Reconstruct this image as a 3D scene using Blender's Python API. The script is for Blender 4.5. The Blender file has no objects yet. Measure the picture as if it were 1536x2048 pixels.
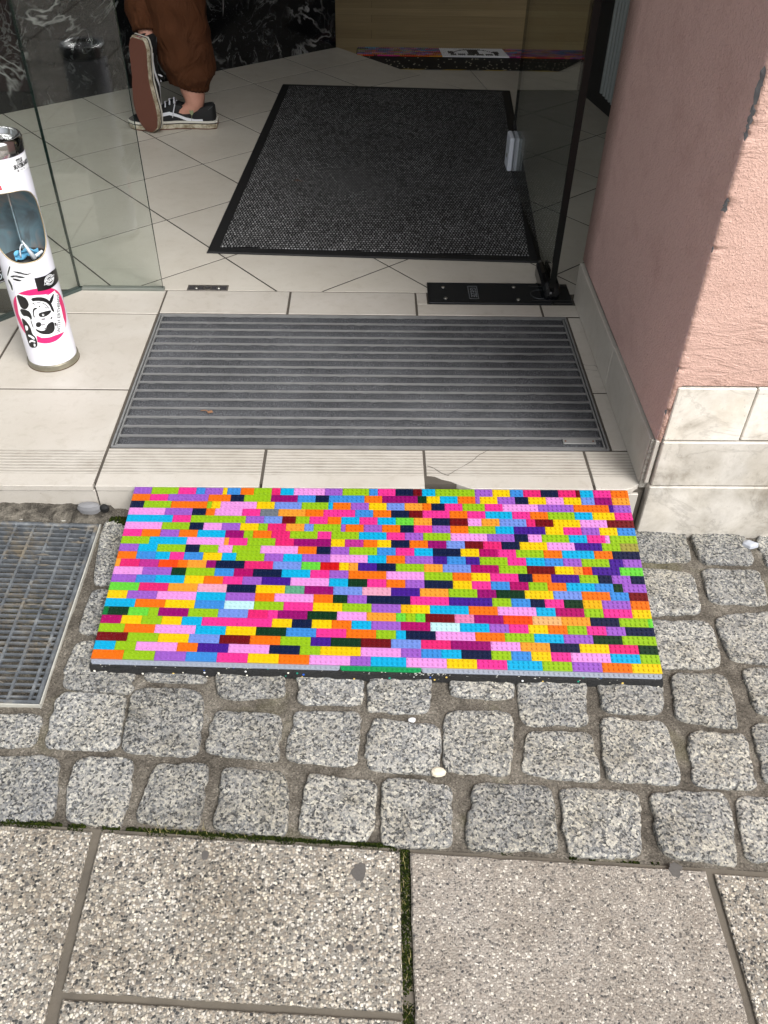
import bpy, bmesh, math, random
from mathutils import Vector, Matrix, noise
random.seed(7)
SC = bpy.context.scene
COL = SC.collection
# ------------------------------------------------------------------ camera
FPX, CX, CY, CH = 1713.9056, 768.0, 1024.0, 1.0138
def _rot():
    p, y, r = (math.radians(a) for a in (42.10781, -1.355274, 1.219803))
    fw = Vector((0, math.cos(p), -math.sin(p))); ri = Vector((1, 0, 0)); up = ri.cross(fw)
    r2 = ri*math.cos(r) + up*math.sin(r); u2 = -ri*math.sin(r) + up*math.cos(r)
    Z = Matrix.Rotation(y, 3, 'Z')
    return Z @ r2, Z @ u2, Z @ fw
CR, CU, CF = _rot()
CAMP = Vector((0, 0, CH))
cam = bpy.data.objects.new('camera', bpy.data.cameras.new('camera'))
COL.objects.link(cam)
m = Matrix((CR, CU, -CF)).transposed().to_4x4(); m.translation = CAMP
cam.matrix_world = m
cam.data.sensor_fit = 'VERTICAL'; cam.data.sensor_height = 36; cam.data.lens = FPX/2048*36
cam.data.clip_start = .01; cam.data.clip_end = 500
SC.camera = cam
# ------------------------------------------------------------------ light
SUN_EL, SUN_AZ = 50, 140
w = bpy.data.worlds.new('World'); SC.world = w; w.use_nodes = True
nt = w.node_tree; bg = nt.nodes['Background']
sky = nt.nodes.new('ShaderNodeTexSky'); sky.sky_type = 'NISHITA'; sky.sun_disc = False
sky.sun_elevation = math.radians(SUN_EL); sky.sun_rotation = math.radians(SUN_AZ)
sky.dust_density = 4; sky.air_density = 1.2
hs = nt.nodes.new('ShaderNodeHueSaturation'); hs.inputs['Saturation'].default_value = .18
nt.links.new(sky.outputs[0], hs.inputs['Color']); nt.links.new(hs.outputs[0], bg.inputs['Color'])
bg.inputs['Strength'].default_value = .13
sl = bpy.data.lights.new('sun', 'SUN'); sl.energy = 1.5; sl.angle = math.radians(30); sl.color = (1, .988, .972)
so = bpy.data.objects.new('sun', sl); COL.objects.link(so)
az = math.radians(SUN_AZ); el = math.radians(SUN_EL)
sd = Vector((math.sin(az)*math.cos(el), math.cos(az)*math.cos(el), math.sin(el)))
so.rotation_euler = sd.to_track_quat('Z', 'Y').to_euler(); so.location = sd*20
SC.view_settings.view_transform = 'Standard'; SC.view_settings.look = 'None'
SC.view_settings.exposure = 0.9; SC.view_settings.gamma = 1
try:
    SC.cycles.max_bounces = 12; SC.cycles.diffuse_bounces = 5; SC.cycles.transparent_max_bounces = 16
except Exception: pass
# ------------------------------------------------------------------ measuring helpers
def ray(px): return CR*((px[0]-CX)/FPX) - CU*((px[1]-CY)/FPX) + CF
def onplane(px, n, d):
    r = ray(px); return CAMP + r*((d - n.dot(CAMP))/n.dot(r))
def Zp(px, z=0): return onplane(px, Vector((0, 0, 1)), z)
def Yp(px, y): return onplane(px, Vector((0, 1, 0)), y)
def Xp(px, x): return onplane(px, Vector((1, 0, 0)), x)
GA, GB, GC = -.10532, -.03889, .02                      # street surface z = GA + GB x + GC y
def gz(x, y): return GA + GB*x + GC*y
def Gp(px): return onplane(px, Vector((-GB, -GC, 1)), GA)
# ------------------------------------------------------------------ mesh helpers
class MB:
    def __init__(s): s.v = []; s.f = []; s.m = []; s.r = []
    def add(s, vs, fs, mi=0, rnd=None):
        o = len(s.v); s.v += [tuple(v) for v in vs]
        s.f += [tuple(i+o for i in f) for f in fs]; s.m += [mi]*len(fs)
        rv = random.random() if rnd is None else rnd; s.r += [rv]*len(fs)
    def box(s, a, b, mi=0, M=None):
        (x0, y0, z0), (x1, y1, z1) = a, b
        vs = [Vector(p) for p in ((x0,y0,z0),(x1,y0,z0),(x1,y1,z0),(x0,y1,z0),(x0,y0,z1),(x1,y0,z1),(x1,y1,z1),(x0,y1,z1))]
        if M: vs = [M @ v for v in vs]
        s.add(vs, [(3,2,1,0),(4,5,6,7),(0,1,5,4),(1,2,6,5),(2,3,7,6),(3,0,4,7)], mi)
    def bbox(s, a, b, bv=.002, mi=0, M=None):
        # box with chamfered edges
        (x0, y0, z0), (x1, y1, z1) = a, b
        vs = []; 
        for z, i in ((z0, bv), (z0+bv, 0), (z1-bv, 0), (z1, bv)):
            c = bv if i == 0 else bv
            xs, xe, ys, ye = x0+i, x1-i, y0+i, y1-i
            for p in ((xs+c, ys), (xe-c, ys), (xe, ys+c), (xe, ye-c), (xe-c, ye), (xs+c, ye), (xs, ye-c), (xs, ys+c)):
                vs.append(Vector((p[0], p[1], z)))
        fs = [tuple(range(7, -1, -1)), tuple(range(24, 32))]
        for k in range(3):
            for j in range(8): fs.append((k*8+j, k*8+(j+1) % 8, k*8+8+(j+1) % 8, k*8+8+j))
        if M: vs = [M @ v for v in vs]
        s.add(vs, fs, mi)
    def loft(s, rings, mi=0, cap=(True, True), closed=True):
        n = len(rings[0]); vs = [p for r in rings for p in r]; fs = []
        for k in range(len(rings)-1):
            for j in range(n if closed else n-1):
                fs.append((k*n+j, k*n+(j+1) % n, (k+1)*n+(j+1) % n, (k+1)*n+j))
        if cap[0]: fs.append(tuple(range(n-1, -1, -1)))
        if cap[1]: fs.append(tuple((len(rings)-1)*n+j for j in range(n)))
        s.add(vs, fs, mi)
    def lathe(s, prof, c, n=48, mi=0, cap=(False, False)):
        s.loft([[Vector((c[0]+r*math.cos(2*math.pi*j/n), c[1]+r*math.sin(2*math.pi*j/n), c[2]+z)) for j in range(n)] for r, z in prof], mi, cap)
    def tube(s, pts, r, n=8, mi=0, cap=True):
        pts = [Vector(p) for p in pts]; rings = []
        for i, p in enumerate(pts):
            t = (pts[min(i+1, len(pts)-1)] - pts[max(i-1, 0)]).normalized()
            a = t.orthogonal() if i == 0 else (a - t*a.dot(t))
            a.normalize(); b = t.cross(a); rr = r[i] if isinstance(r, (list, tuple)) else r
            rings.append([p + (a*math.cos(2*math.pi*j/n) + b*math.sin(2*math.pi*j/n))*rr for j in range(n)])
        s.loft(rings, mi, (cap, cap))
    def prism(s, poly, zt, th, bv=.0015, mi=0, zf=None, rnd=None):
        # extruded polygon with chamfered top edge; zf(x, y) adds terrain height
        A = sum(poly[i][0]*poly[(i+1) % len(poly)][1] - poly[(i+1) % len(poly)][0]*poly[i][1] for i in range(len(poly)))
        if A < 0: poly = poly[::-1]
        n = len(poly); zz = zf or (lambda x, y: 0)
        ins = inset(poly, bv)
        vs = [(x, y, zt-th+zz(x, y)) for x, y in poly] + [(x, y, zt-bv+zz(x, y)) for x, y in poly] + [(x, y, zt+zz(x, y)) for x, y in ins]
        fs = [tuple(range(2*n, 3*n))]
        for k in range(2):
            for j in range(n): fs.append((k*n+j, k*n+(j+1) % n, (k+1)*n+(j+1) % n, (k+1)*n+j))
        s.add(vs, fs, mi, random.random() if rnd is None else rnd)
    def build(s, name, mats, parent=None, smooth=False, tri=False):
        me = bpy.data.meshes.new(name); me.from_pydata([tuple(v) for v in s.v], [], s.f)
        if not isinstance(mats, (list, tuple)): mats = [mats]
        for mt in mats: me.materials.append(mt)
        me.polygons.foreach_set('material_index', s.m)
        at = me.attributes.new('rnd', 'FLOAT', 'FACE'); at.data.foreach_set('value', s.r)
        if smooth: me.polygons.foreach_set('use_smooth', [True]*len(s.f))
        me.update()
        if tri:
            bm = bmesh.new(); bm.from_mesh(me); bmesh.ops.triangulate(bm, faces=bm.faces[:]); bm.to_mesh(me); bm.free()
        o = bpy.data.objects.new(name, me); COL.objects.link(o)
        if parent: 
            o.parent = parent
            o.matrix_parent_inverse = Matrix.Translation(parent.location).inverted() if parent.parent is None else Matrix()
        return o
def inset(poly, d):
    n = len(poly); out = []
    for i in range(n):
        p0, p1, p2 = Vector(poly[i-1]), Vector(poly[i]), Vector(poly[(i+1) % n])
        e1 = (p1-p0); e2 = (p2-p1)
        if e1.length < 1e-9 or e2.length < 1e-9: out.append(tuple(p1)); continue
        e1.normalize(); e2.normalize()
        n1 = Vector((-e1.y, e1.x)); n2 = Vector((-e2.y, e2.x)); b = n1+n2
        if b.length < 1e-6: out.append(tuple(p1)); continue
        b.normalize(); k = d/max(.35, b.dot(n1)); out.append((p1.x+b.x*k, p1.y+b.y*k))
    return out
def clip(poly, a, b, c):      # keep a x + b y <= c
    out = []
    for i in range(len(poly)):
        p, q = poly[i], poly[(i+1) % len(poly)]
        dp, dq = a*p[0]+b*p[1]-c, a*q[0]+b*q[1]-c
        if dp <= 0: out.append(p)
        if (dp < 0 < dq) or (dq < 0 < dp):
            t = dp/(dp-dq); out.append((p[0]+(q[0]-p[0])*t, p[1]+(q[1]-p[1])*t))
    return out
def clipconvex(poly, region):
    n = len(region)
    for i in range(n):
        p, q = region[i], region[(i+1) % n]
        a, b = q[1]-p[1], -(q[0]-p[0]); poly = clip(poly, a, b, a*p[0]+b*p[1])
        if len(poly) < 3: return []
    return poly
def area(poly): return .5*sum(poly[i][0]*poly[(i+1) % len(poly)][1] - poly[(i+1) % len(poly)][0]*poly[i][1] for i in range(len(poly)))
def empty(name, loc): 
    o = bpy.data.objects.new(name, None); COL.objects.link(o); o.location = loc; o.empty_display_size = .1; return o
def tag(o, label=None, cat=None, group=None, kind=None):
    if label: o['label'] = label
    if cat: o['category'] = cat
    if group: o['group'] = group
    if kind: o['kind'] = kind
    return o
def struct(o): o['kind'] = 'structure'; return o
# ------------------------------------------------------------------ materials
def lin(c):
    c = [x/255 for x in c]; return tuple(x/12.92 if x <= .04045 else ((x+.055)/1.055)**2.4 for x in c) + (1,)
class NT:
    def __init__(s, name):
        s.m = bpy.data.materials.new(name); s.m.use_nodes = True; s.t = s.m.node_tree; s.n = s.t.nodes; s.b = s.n['Principled BSDF']
    def new(s, typ, **kw):
        nd = s.n.new('ShaderNode'+typ)
        for k, v in kw.items():
            if k in ('I',):
                for a, b in v.items(): s.set(nd, a, b)
            else: setattr(nd, k, v)
        return nd
    def set(s, nd, a, b):
        if isinstance(b, bpy.types.NodeSocket): s.t.links.new(b, nd.inputs[a])
        elif isinstance(b, bpy.types.Node): s.t.links.new(b.outputs[0], nd.inputs[a])
        else: nd.inputs[a].default_value = b
    def co(s, scale=(1, 1, 1), rot=(0, 0, 0), loc=(0, 0, 0), kind='Object'):
        tc = s.new('TexCoord'); mp = s.new('Mapping', I={'Vector': tc.outputs[kind], 'Scale': scale, 'Rotation': rot, 'Location': loc}); return mp.outputs[0]
    def noise(s, vec, scale, detail=4, rough=.55, dist=0):
        return s.new('TexNoise', I={'Vector': vec, 'Scale': scale, 'Detail': detail, 'Roughness': rough, 'Distortion': dist}).outputs['Fac']
    def vor(s, vec, scale, feature='F1', out='Distance', rnd=1):
        nd = s.new('TexVoronoi', feature=feature, I={'Vector': vec, 'Scale': scale, 'Randomness': rnd}); return nd.outputs[out]
    def ramp(s, fac, stops, interp='LINEAR'):
        r = s.new('ValToRGB', I={'Fac': fac}); cr = r.color_ramp; cr.interpolation = interp
        while len(cr.elements) < len(stops): cr.elements.new(.5)
        for e, (p, c) in zip(cr.elements, stops):
            e.position = p; e.color = c if len(c) == 4 else tuple(c)+(1,)
        return r.outputs[0]
    def mix(s, f, a, b, mode='MIX'):
        nd = s.new('Mix', data_type='RGBA', blend_type=mode)
        s.set(nd, 0, f); s.set(nd, 6, a); s.set(nd, 7, b); return nd.outputs[2]
    def math(s, op, a, b=0, c=None, clamp=False):
        nd = s.new('Math', operation=op, use_clamp=clamp); s.set(nd, 0, a); s.set(nd, 1, b)
        if c is not None: s.set(nd, 2, c)
        return nd.outputs[0]
    def mr(s, v, a, b, c=0, d=1):
        return s.new('MapRange', I={0: v, 1: a, 2: b, 3: c, 4: d}).outputs[0]
    def bump(s, h, strength=.5, dist=.002, nrm=None):
        nd = s.new('Bump', I={'Height': h, 'Strength': strength, 'Distance': dist})
        if nrm: s.set(nd, 'Normal', nrm)
        return nd.outputs[0]
    def out(s, col=None, rough=None, nrm=None, metal=None, spec=None):
        for k, v in (('Base Color', col), ('Roughness', rough), ('Normal', nrm), ('Metallic', metal), ('Specular IOR Level', spec)):
            if v is not None: s.set(s.b, k, v)
        return s.m
def g3(v): return (v, v, v, 1)
def simple(name, c, rough=.5, metal=0, spec=.5, var=0, bs=0, bsc=200):
    n = NT(name); col = lin(c)
    if var:
        f = n.noise(n.co(), bsc*.12, 5, .6); col = n.mix(n.math('MULTIPLY', f, var), col, g3(.02))
    nr = n.bump(n.noise(n.co(), bsc, 4), bs, .001) if bs else None
    return n.out(col, rough, nr, metal, spec)
def m_tile(name='ceramic_tile', ridges=False, base=(190, 184, 175), dirt=.5):
    n = NT(name); v = n.co(); rnd = n.new('Attribute', attribute_name='rnd').outputs['Fac']
    c = n.mix(rnd, lin(base), lin([x*.955 for x in base]))
    sp = n.ramp(n.noise(v, 900, 2), [(.30, g3(.72)), (.45, g3(1)), (.62, g3(1)), (.78, g3(1.0))]); c = n.mix(.5, c, sp, 'MULTIPLY')
    bl = n.ramp(n.noise(v, 5, 6, .65, .4), [(.35, (.80, .77, .72)), (.62, (1, 1, 1))]); c = n.mix(dirt, c, bl, 'MULTIPLY')
    bl2 = n.ramp(n.noise(v, 38, 6, .7, .4), [(.30, (.72, .69, .64)), (.48, (1, 1, 1))]); c = n.mix(dirt*.8, c, bl2, 'MULTIPLY')
    spots = n.ramp(n.vor(v, 62), [(.0, g3(.25)), (.055, g3(.35)), (.075, g3(1))]); mask = n.ramp(n.noise(v, 9, 2), [(.60, g3(0)), (.64, g3(1))])
    c = n.mix(n.math('MULTIPLY', mask, .7), c, spots, 'MULTIPLY')
    h = n.noise(v, 400, 3); nr = n.bump(h, .12, .001)
    if ridges:
        sx = n.new('SeparateXYZ', I={0: v}).outputs
        wv = n.math('SINE', n.math('MULTIPLY', sx[1], 2*math.pi/.0085))
        bandl = n.math('MULTIPLY', n.math('GREATER_THAN', sx[1], 1.222), n.math('LESS_THAN', sx[1], 1.294))
        wv2 = n.ramp(wv, [(.0, g3(0)), (.35, g3(1))])
        c = n.mix(n.math('MULTIPLY', n.math('MULTIPLY', n.math('SUBTRACT', 1, wv2), bandl), n.mr(n.noise(v, 30, 4), .3, .7, .15, .6)), c, lin((120, 112, 100)))
        nr = n.bump(n.math('MULTIPLY', wv2, bandl), .6, .0015, nr)
    return n.out(c, n.mr(n.noise(v, 20, 4), .3, .7, .28, .48), nr, 0, .4)
def m_granite():
    n = NT('granite'); v = n.co(); rnd = n.new('Attribute', attribute_name='rnd').outputs['Fac']
    vr = n.new('TexVoronoi', feature='F1', I={'Vector': v, 'Scale': 330}); cc = n.new('SeparateColor', I={0: vr.outputs['Color']}).outputs[0]
    c = n.ramp(cc, [(.0, lin((50, 52, 56))), (.15, lin((92, 95, 100))), (.3, lin((142, 144, 146))), (.52, lin((178, 176, 172))), (.76, lin((204, 200, 190))), (.93, lin((230, 226, 214)))], 'CONSTANT')
    vr2 = n.new('TexVoronoi', feature='F1', I={'Vector': v, 'Scale': 720}); c2 = n.new('SeparateColor', I={0: vr2.outputs['Color']}).outputs[1]
    c = n.mix(.3, c, n.ramp(c2, [(.0, lin((50, 50, 54))), (.25, lin((140, 138, 134))), (.7, lin((214, 208, 196)))], 'CONSTANT'))
    warm = n.mix(n.noise(v, 6, 2), lin((200, 208, 222)), lin((240, 232, 210))); c = n.mix(.8, c, warm, 'MULTIPLY')
    tone = n.mr(rnd, 0, 1, .72, 1.02); c = n.mix(1, c, n.new('CombineColor', I={0: tone, 1: tone, 2: tone}), 'MULTIPLY')
    d = n.ramp(n.noise(v, 16, 6, .7, .6), [(.30, (.60, .58, .54)), (.50, (1, 1, 1)), (.68, (1.0, 1.0, 1.0)), (.8, (1.25, 1.25, 1.25))]); c = n.mix(.8, c, d, 'MULTIPLY')
    h = n.math('ADD', n.math('MULTIPLY', n.noise(v, 260, 5, .7), .6), n.math('MULTIPLY', n.noise(v, 70, 4, .6), .8))
    return n.out(c, .75, n.bump(h, .85, .0035), 0, .3)
def m_mortar():
    n = NT('sandy_mortar'); v = n.co()
    c = n.ramp(n.noise(v, 14, 8, .7, .5), [(.3, lin((70, 65, 58))), (.5, lin((104, 98, 89))), (.64, lin((128, 122, 112))), (.75, lin((158, 155, 148)))])
    s = n.new('TexVoronoi', I={'Vector': v, 'Scale': 520}); cs = n.new('SeparateColor', I={0: s.outputs['Color']}).outputs[0]
    c = n.mix(.6, c, n.ramp(cs, [(0, g3(.25)), (.25, g3(.7)), (.6, g3(1)), (.93, g3(1.7))], 'CONSTANT'), 'MULTIPLY')
    mo = n.ramp(n.noise(v, 7, 3), [(.56, g3(0)), (.66, g3(1))]); c = n.mix(n.math('MULTIPLY', mo, .35), c, lin((92, 90, 52)))
    h = n.math('ADD', n.noise(v, 300, 5, .7), n.noise(v, 45, 4, .6))
    return n.out(c, .9, n.bump(h, .8, .003), 0, .2)
def m_aggregate(name, fine=False):
    n = NT(name); v = n.co(); sc = 300 if not fine else 360; rnd = n.new('Attribute', attribute_name='rnd').outputs['Fac']
    wv = n.new('TexNoise', I={'Vector': v, 'Scale': 160, 'Detail': 2}).outputs['Color']
    vv = n.new('VectorMath', operation='MULTIPLY_ADD', I={0: wv, 1: (.004, .004, .004), 2: v}).outputs[0]
    vr = n.new('TexVoronoi', feature='F1', I={'Vector': vv, 'Scale': sc}); cc = n.new('SeparateColor', I={0: vr.outputs['Color']}).outputs
    peb = n.ramp(cc[0], ([(0, lin((46, 48, 50))), (.11, lin((88, 86, 84))), (.2, lin((132, 124, 114))), (.38, lin((158, 149, 136))), (.60, lin((188, 180, 166))), (.78, lin((208, 204, 196))), (.94, lin((222, 216, 200)))] if not fine else [(0, lin((50, 50, 52))), (.12, lin((100, 97, 95))), (.22, lin((138, 130, 122))), (.42, lin((162, 154, 145))), (.75, lin((186, 179, 169))), (.90, lin((226, 221, 211)))]), 'CONSTANT')
    mat = n.ramp(n.noise(v, 500, 3), ([(.3, lin((110, 107, 101))), (.7, lin((152, 148, 140)))] if not fine else [(.3, lin((128, 123, 116))), (.7, lin((162, 156, 148)))]))
    on = n.ramp(n.math('ADD', vr.outputs['Distance'], n.math('MULTIPLY', cc[1], .42)), [(.70, g3(1)), (.82, g3(0))])
    c = n.mix(n.math('MULTIPLY', on, .9 if not fine else .72), mat, peb)
    big = n.new('TexVoronoi', feature='F1', I={'Vector': vv, 'Scale': sc*.55}); bc = n.new('SeparateColor', I={0: big.outputs['Color']}).outputs
    bo = n.math('MULTIPLY', n.ramp(big.outputs['Distance'], [(.30, g3(1)), (.36, g3(0))]), n.math('GREATER_THAN', bc[1], .8 if not fine else .93))
    c = n.mix(bo, c, n.ramp(bc[0], [(0, lin((62, 63, 65))), (.45, lin((196, 191, 180))), (.8, lin((218, 211, 194)))], 'CONSTANT'))
    d = n.ramp(n.noise(v, 9, 5, .65, .3), [(.3, (.76, .73, .69)), (.6, (1, 1, 1))]); c = n.mix(.8, c, d, 'MULTIPLY')
    wear = n.ramp(n.noise(v, 3.2, 6, .7), [(.34, (.76, .74, .71)), (.62, (1.08, 1.08, 1.08))]); c = n.mix(.9, c, wear, 'MULTIPLY')
    h = n.math('SUBTRACT', n.math('MULTIPLY', on, .7), n.math('MULTIPLY', vr.outputs['Distance'], .6))
    return n.out(c, n.mr(cc[2], 0, 1, .5, .8), n.bump(h, .6, .002), 0, .35)
def m_stucco(name, base, scale, strength, strokes=False):
    n = NT(name); v = n.co()
    c = n.mix(n.noise(v, 2.2, 4), lin(base), lin([x*.93 for x in base]))
    st = n.ramp(n.noise(v, 11, 7, .75, .4), [(.34, (.80, .76, .74)), (.52, (1, 1, 1))]); c = n.mix(.5, c, st, 'MULTIPLY')
    gr = n.ramp(n.noise(v, 420, 3, .7), [(.32, g3(.72)), (.5, g3(1))]); c = n.mix(.35, c, gr, 'MULTIPLY')
    sx = n.new('SeparateXYZ', I={0: v}).outputs
    low = n.math('MULTIPLY', n.mr(sx[2], .218, .25, .6 if strokes else 0, 0), n.ramp(n.noise(v, 60, 6, .7), [(.45, g3(0)), (.62, g3(1))])); c = n.mix(low, c, lin((120, 88, 74)))
    h = n.math('MULTIPLY', n.noise(v, scale, 6, .62), 1)
    h = n.math('ADD', h, n.math('MULTIPLY', n.ramp(n.noise(v, scale*2.6, 2), [(.5, g3(0)), (.72, g3(1))]), .6))
    if strokes:
        v2 = n.co(scale=(10, 10, 46)); s2 = n.ramp(n.noise(v2, 1, 5, .6, 1.2), [(.42, g3(0)), (.5, g3(1)), (.62, g3(.2))])
        right = n.ramp(n.noise(n.co(), 4, 2), [(.50, g3(0)), (.60, g3(1))]); h = n.math('ADD', h, n.math('MULTIPLY', n.math('MULTIPLY', s2, right), 1.0))
    return n.out(c, .85, n.bump(h, strength, .006), 0, .2)
def m_marble_white():
    n = NT('white_marble'); v = n.co(); rnd = n.new('Attribute', attribute_name='rnd').outputs['Fac']
    c = n.ramp(n.noise(v, 10, 8, .68, .3), [(.3, lin((160, 152, 140))), (.45, lin((204, 198, 188))), (.6, lin((224, 219, 211))), (.75, lin((196, 190, 180)))])
    ve = n.ramp(n.noise(n.co(rot=(.5, .7, .3)), 5, 7, .62, .5), [(.485, g3(0)), (.50, g3(1)), (.515, g3(0))]); c = n.mix(n.math('MULTIPLY', ve, .25), c, lin((120, 112, 104)))
    ye = n.ramp(n.noise(v, 4, 3, .5, 1), [(.55, g3(0)), (.7, g3(1))]); c = n.mix(n.math('MULTIPLY', ye, .25), c, lin((196, 178, 146)))
    pits = n.ramp(n.noise(v, 160, 3, .7), [(.28, g3(.5)), (.36, g3(1))]); c = n.mix(.5, c, pits, 'MULTIPLY')
    sx = n.new('SeparateXYZ', I={0: v}).outputs
    tone = n.math('MULTIPLY', n.mr(rnd, 0, 1, .93, 1.03), n.math('SUBTRACT', 1.0, n.math('MULTIPLY', n.math('LESS_THAN', sx[2], .1115), n.mr(n.noise(v, 14, 5), .3, .7, .12, .3)))); c = n.mix(1, c, n.new('CombineColor', I={0: tone, 1: n.math('MULTIPLY', tone, .99), 2: n.math('MULTIPLY', tone, .97)}), 'MULTIPLY')
    return n.out(c, .45, n.bump(n.noise(v, 90, 5, .6), .25, .002), 0, .4)
def m_marble_black():
    n = NT('black_marble'); v = n.co()
    c = n.ramp(n.noise(v, 7, 8, .7), [(.3, lin((8, 8, 9))), (.7, lin((30, 31, 33)))])
    def vein(rot, sc, dist, w, amt, msk):
        f = n.noise(n.co(rot=rot), sc, 5, .62, dist); r = n.ramp(f, [(.5-w, g3(0)), (.5, g3(1)), (.5+w, g3(0))])
        k = n.ramp(n.noise(n.co(loc=(3, 1, 2)), msk, 3, .6), [(.48, g3(0)), (.60, g3(1))]); return n.math('MULTIPLY', n.math('MULTIPLY', r, k), amt)
    c = n.mix(vein((.4, .9, .2), 2.6, .5, .016, .75, 3), c, lin((190, 190, 188)))
    c = n.mix(vein((1.4, .2, .8), 7, .9, .02, .35, 5), c, lin((170, 172, 170)))
    f = n.vor(n.co(scale=(1, 1, .55), rot=(0, .4, 0)), 42); fl = n.ramp(n.noise(n.co(), 62, 6, .75, 1.5), [(.60, g3(0)), (.66, g3(1))])
    k = n.ramp(n.noise(v, 4.5, 4), [(.42, g3(.1)), (.6, g3(1))]); c = n.mix(n.math('MULTIPLY', n.math('MULTIPLY', fl, k), .6), c, lin((130, 132, 132)))
    return n.out(c, .12, None, 0, .5)
def m_glass(name, tint):
    n = NT(name); t = n.t; n.n.remove(n.b); outn = n.n['Material Output']
    geo = n.new('NewGeometry'); dot = n.new('VectorMath', operation='DOT_PRODUCT', I={0: geo.outputs['Incoming'], 1: geo.outputs['Normal']}).outputs['Value']
    k = n.math('POWER', n.math('SUBTRACT', 1, n.math('ABSOLUTE', dot), clamp=True), 5)
    F = n.math('MULTIPLY_ADD', k, .9, .045)
    tr = n.new('BsdfTransparent', I={'Color': tint}); gl = n.new('BsdfGlossy', I={'Roughness': 0.0, 'Color': g3(.95)})
    mx = n.new('MixShader'); t.links.new(F, mx.inputs[0]); t.links.new(tr.outputs[0], mx.inputs[1]); t.links.new(gl.outputs[0], mx.inputs[2])
    t.links.new(mx.outputs[0], outn.inputs[0]); return n.m
def m_rubber_specks():
    n = NT('rubber_granulate'); v = n.co()
    vr = n.new('TexVoronoi', feature='F1', I={'Vector': v, 'Scale': 110}); cc = n.new('SeparateColor', I={0: vr.outputs['Color']}).outputs
    on = n.math('MULTIPLY', n.ramp(vr.outputs['Distance'], [(.18, g3(1)), (.22, g3(0))]), n.math('GREATER_THAN', cc[1], .62))
    sp = n.ramp(cc[0], [(0, lin((225, 220, 205))), (.5, lin((200, 170, 90))), (.7, lin((20, 130, 110))), (.82, lin((30, 80, 170))), (.9, lin((235, 235, 235)))], 'CONSTANT')
    c = n.mix(on, n.ramp(n.noise(v, 400, 3), [(.3, g3(.005)), (.7, g3(.022))]), sp)
    return n.out(c, .75, n.bump(n.noise(v, 350, 4, .7), .8, .002), 0, .3)
def m_doormat():
    n = NT('ribbed_carpet'); v = n.co()
    jit = n.new('TexNoise', I={'Vector': v, 'Scale': 100, 'Detail': 1}).outputs['Color']
    vv = n.new('VectorMath', operation='MULTIPLY_ADD', I={0: jit, 1: (.0035, .0035, 0), 2: v}).outputs[0]
    br = n.new('TexBrick', offset=.5, I={'Vector': vv, 'Color1': g3(1), 'Color2': g3(.35), 'Mortar': g3(0), 'Scale': 1, 'Mortar Size': .0019, 'Mortar Smooth': .35, 'Bias': 0, 'Brick Width': .0082, 'Row Height': .0118})
    f = n.math('MULTIPLY', br.outputs['Color'], n.mr(n.noise(v, 230, 3), .3, .7, .1, 1.3))
    c = n.mix(f, lin((10, 10, 12)), lin((172, 172, 172)))
    tr = n.ramp(n.noise(v, 5, 4), [(.35, g3(.75)), (.65, g3(1))]); c = n.mix(.8, c, tr, 'MULTIPLY')
    return n.out(c, .9, n.bump(br.outputs['Color'], .8, .002), 0, .2)
def m_felt():
    n = NT('needle_felt'); v = n.co()
    c = n.ramp(n.noise(v, 520, 6, .8), [(.32, lin((34, 35, 38))), (.5, lin((76, 77, 80))), (.66, lin((142, 144, 148)))])
    b = n.ramp(n.noise(v, 8, 4), [(.35, g3(.72)), (.65, g3(1.15))]); c = n.mix(.9, c, b, 'MULTIPLY')
    du = n.ramp(n.noise(v, 3.2, 5, .7), [(.60, g3(0)), (.72, g3(1))]); c = n.mix(n.math('MULTIPLY', du, .22), c, lin((165, 165, 165)))
    return n.out(c, .95, n.bump(n.noise(v, 700, 4, .8), .9, .003), 0, .1)
def m_wood():
    n = NT('oak_boards'); v = n.co()
    br = n.new('TexBrick', offset=.37, I={'Vector': v, 'Color1': lin((186, 168, 128)), 'Color2': lin((166, 146, 108)), 'Mortar': lin((104, 90, 66)), 'Scale': 1, 'Mortar Size': .0012, 'Mortar Smooth': .1, 'Brick Width': 1.6, 'Row Height': .16})
    g = n.ramp(n.noise(n.co(scale=(1.2, 16, 1)), 2.2, 7, .65, .5), [(.3, (.68, .64, .58)), (.7, (1.1, 1.08, 1.02))]); c = n.mix(.85, br.outputs['Color'], g, 'MULTIPLY')
    return n.out(c, .45, None, 0, .35)
def m_galv():
    n = NT('galvanised_steel'); v = n.co()
    c = n.ramp(n.noise(v, 40, 5, .7), [(.3, lin((66, 69, 73))), (.55, lin((98, 102, 106))), (.75, lin((134, 136, 136)))])
    d = n.ramp(n.noise(v, 22, 6, .75), [(.52, g3(0)), (.66, g3(1))]); c = n.mix(n.math('MULTIPLY', d, .75), c, lin((128, 116, 96)))
    return n.out(c, .5, n.bump(n.noise(v, 200, 4), .4, .001), .1, .3)
def m_concrete(name='rough_concrete', a=(96, 90, 80), b=(156, 148, 134)):
    n = NT(name); v = n.co(); c = n.ramp(n.noise(v, 30, 8, .75, .4), [(.3, lin([x*.5 for x in a])), (.45, lin(a)), (.65, lin(b))])
    return n.out(c, .9, n.bump(n.math('ADD', n.noise(v, 60, 6, .7), n.noise(v, 300, 3)), 1, .005), 0, .2)
def m_moss():
    n = NT('moss'); v = n.co(); c = n.ramp(n.noise(v, 260, 4, .7), [(.35, lin((14, 18, 6))), (.5, lin((32, 42, 12))), (.68, lin((66, 74, 24)))])
    return n.out(c, .95, n.bump(n.noise(v, 900, 3), .8, .002), 0, .1)
TILE = m_tile(); TILER = m_tile('ridged_tile', True); TILEI = m_tile('floor_tile', False, (198, 192, 181), .35)
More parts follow.
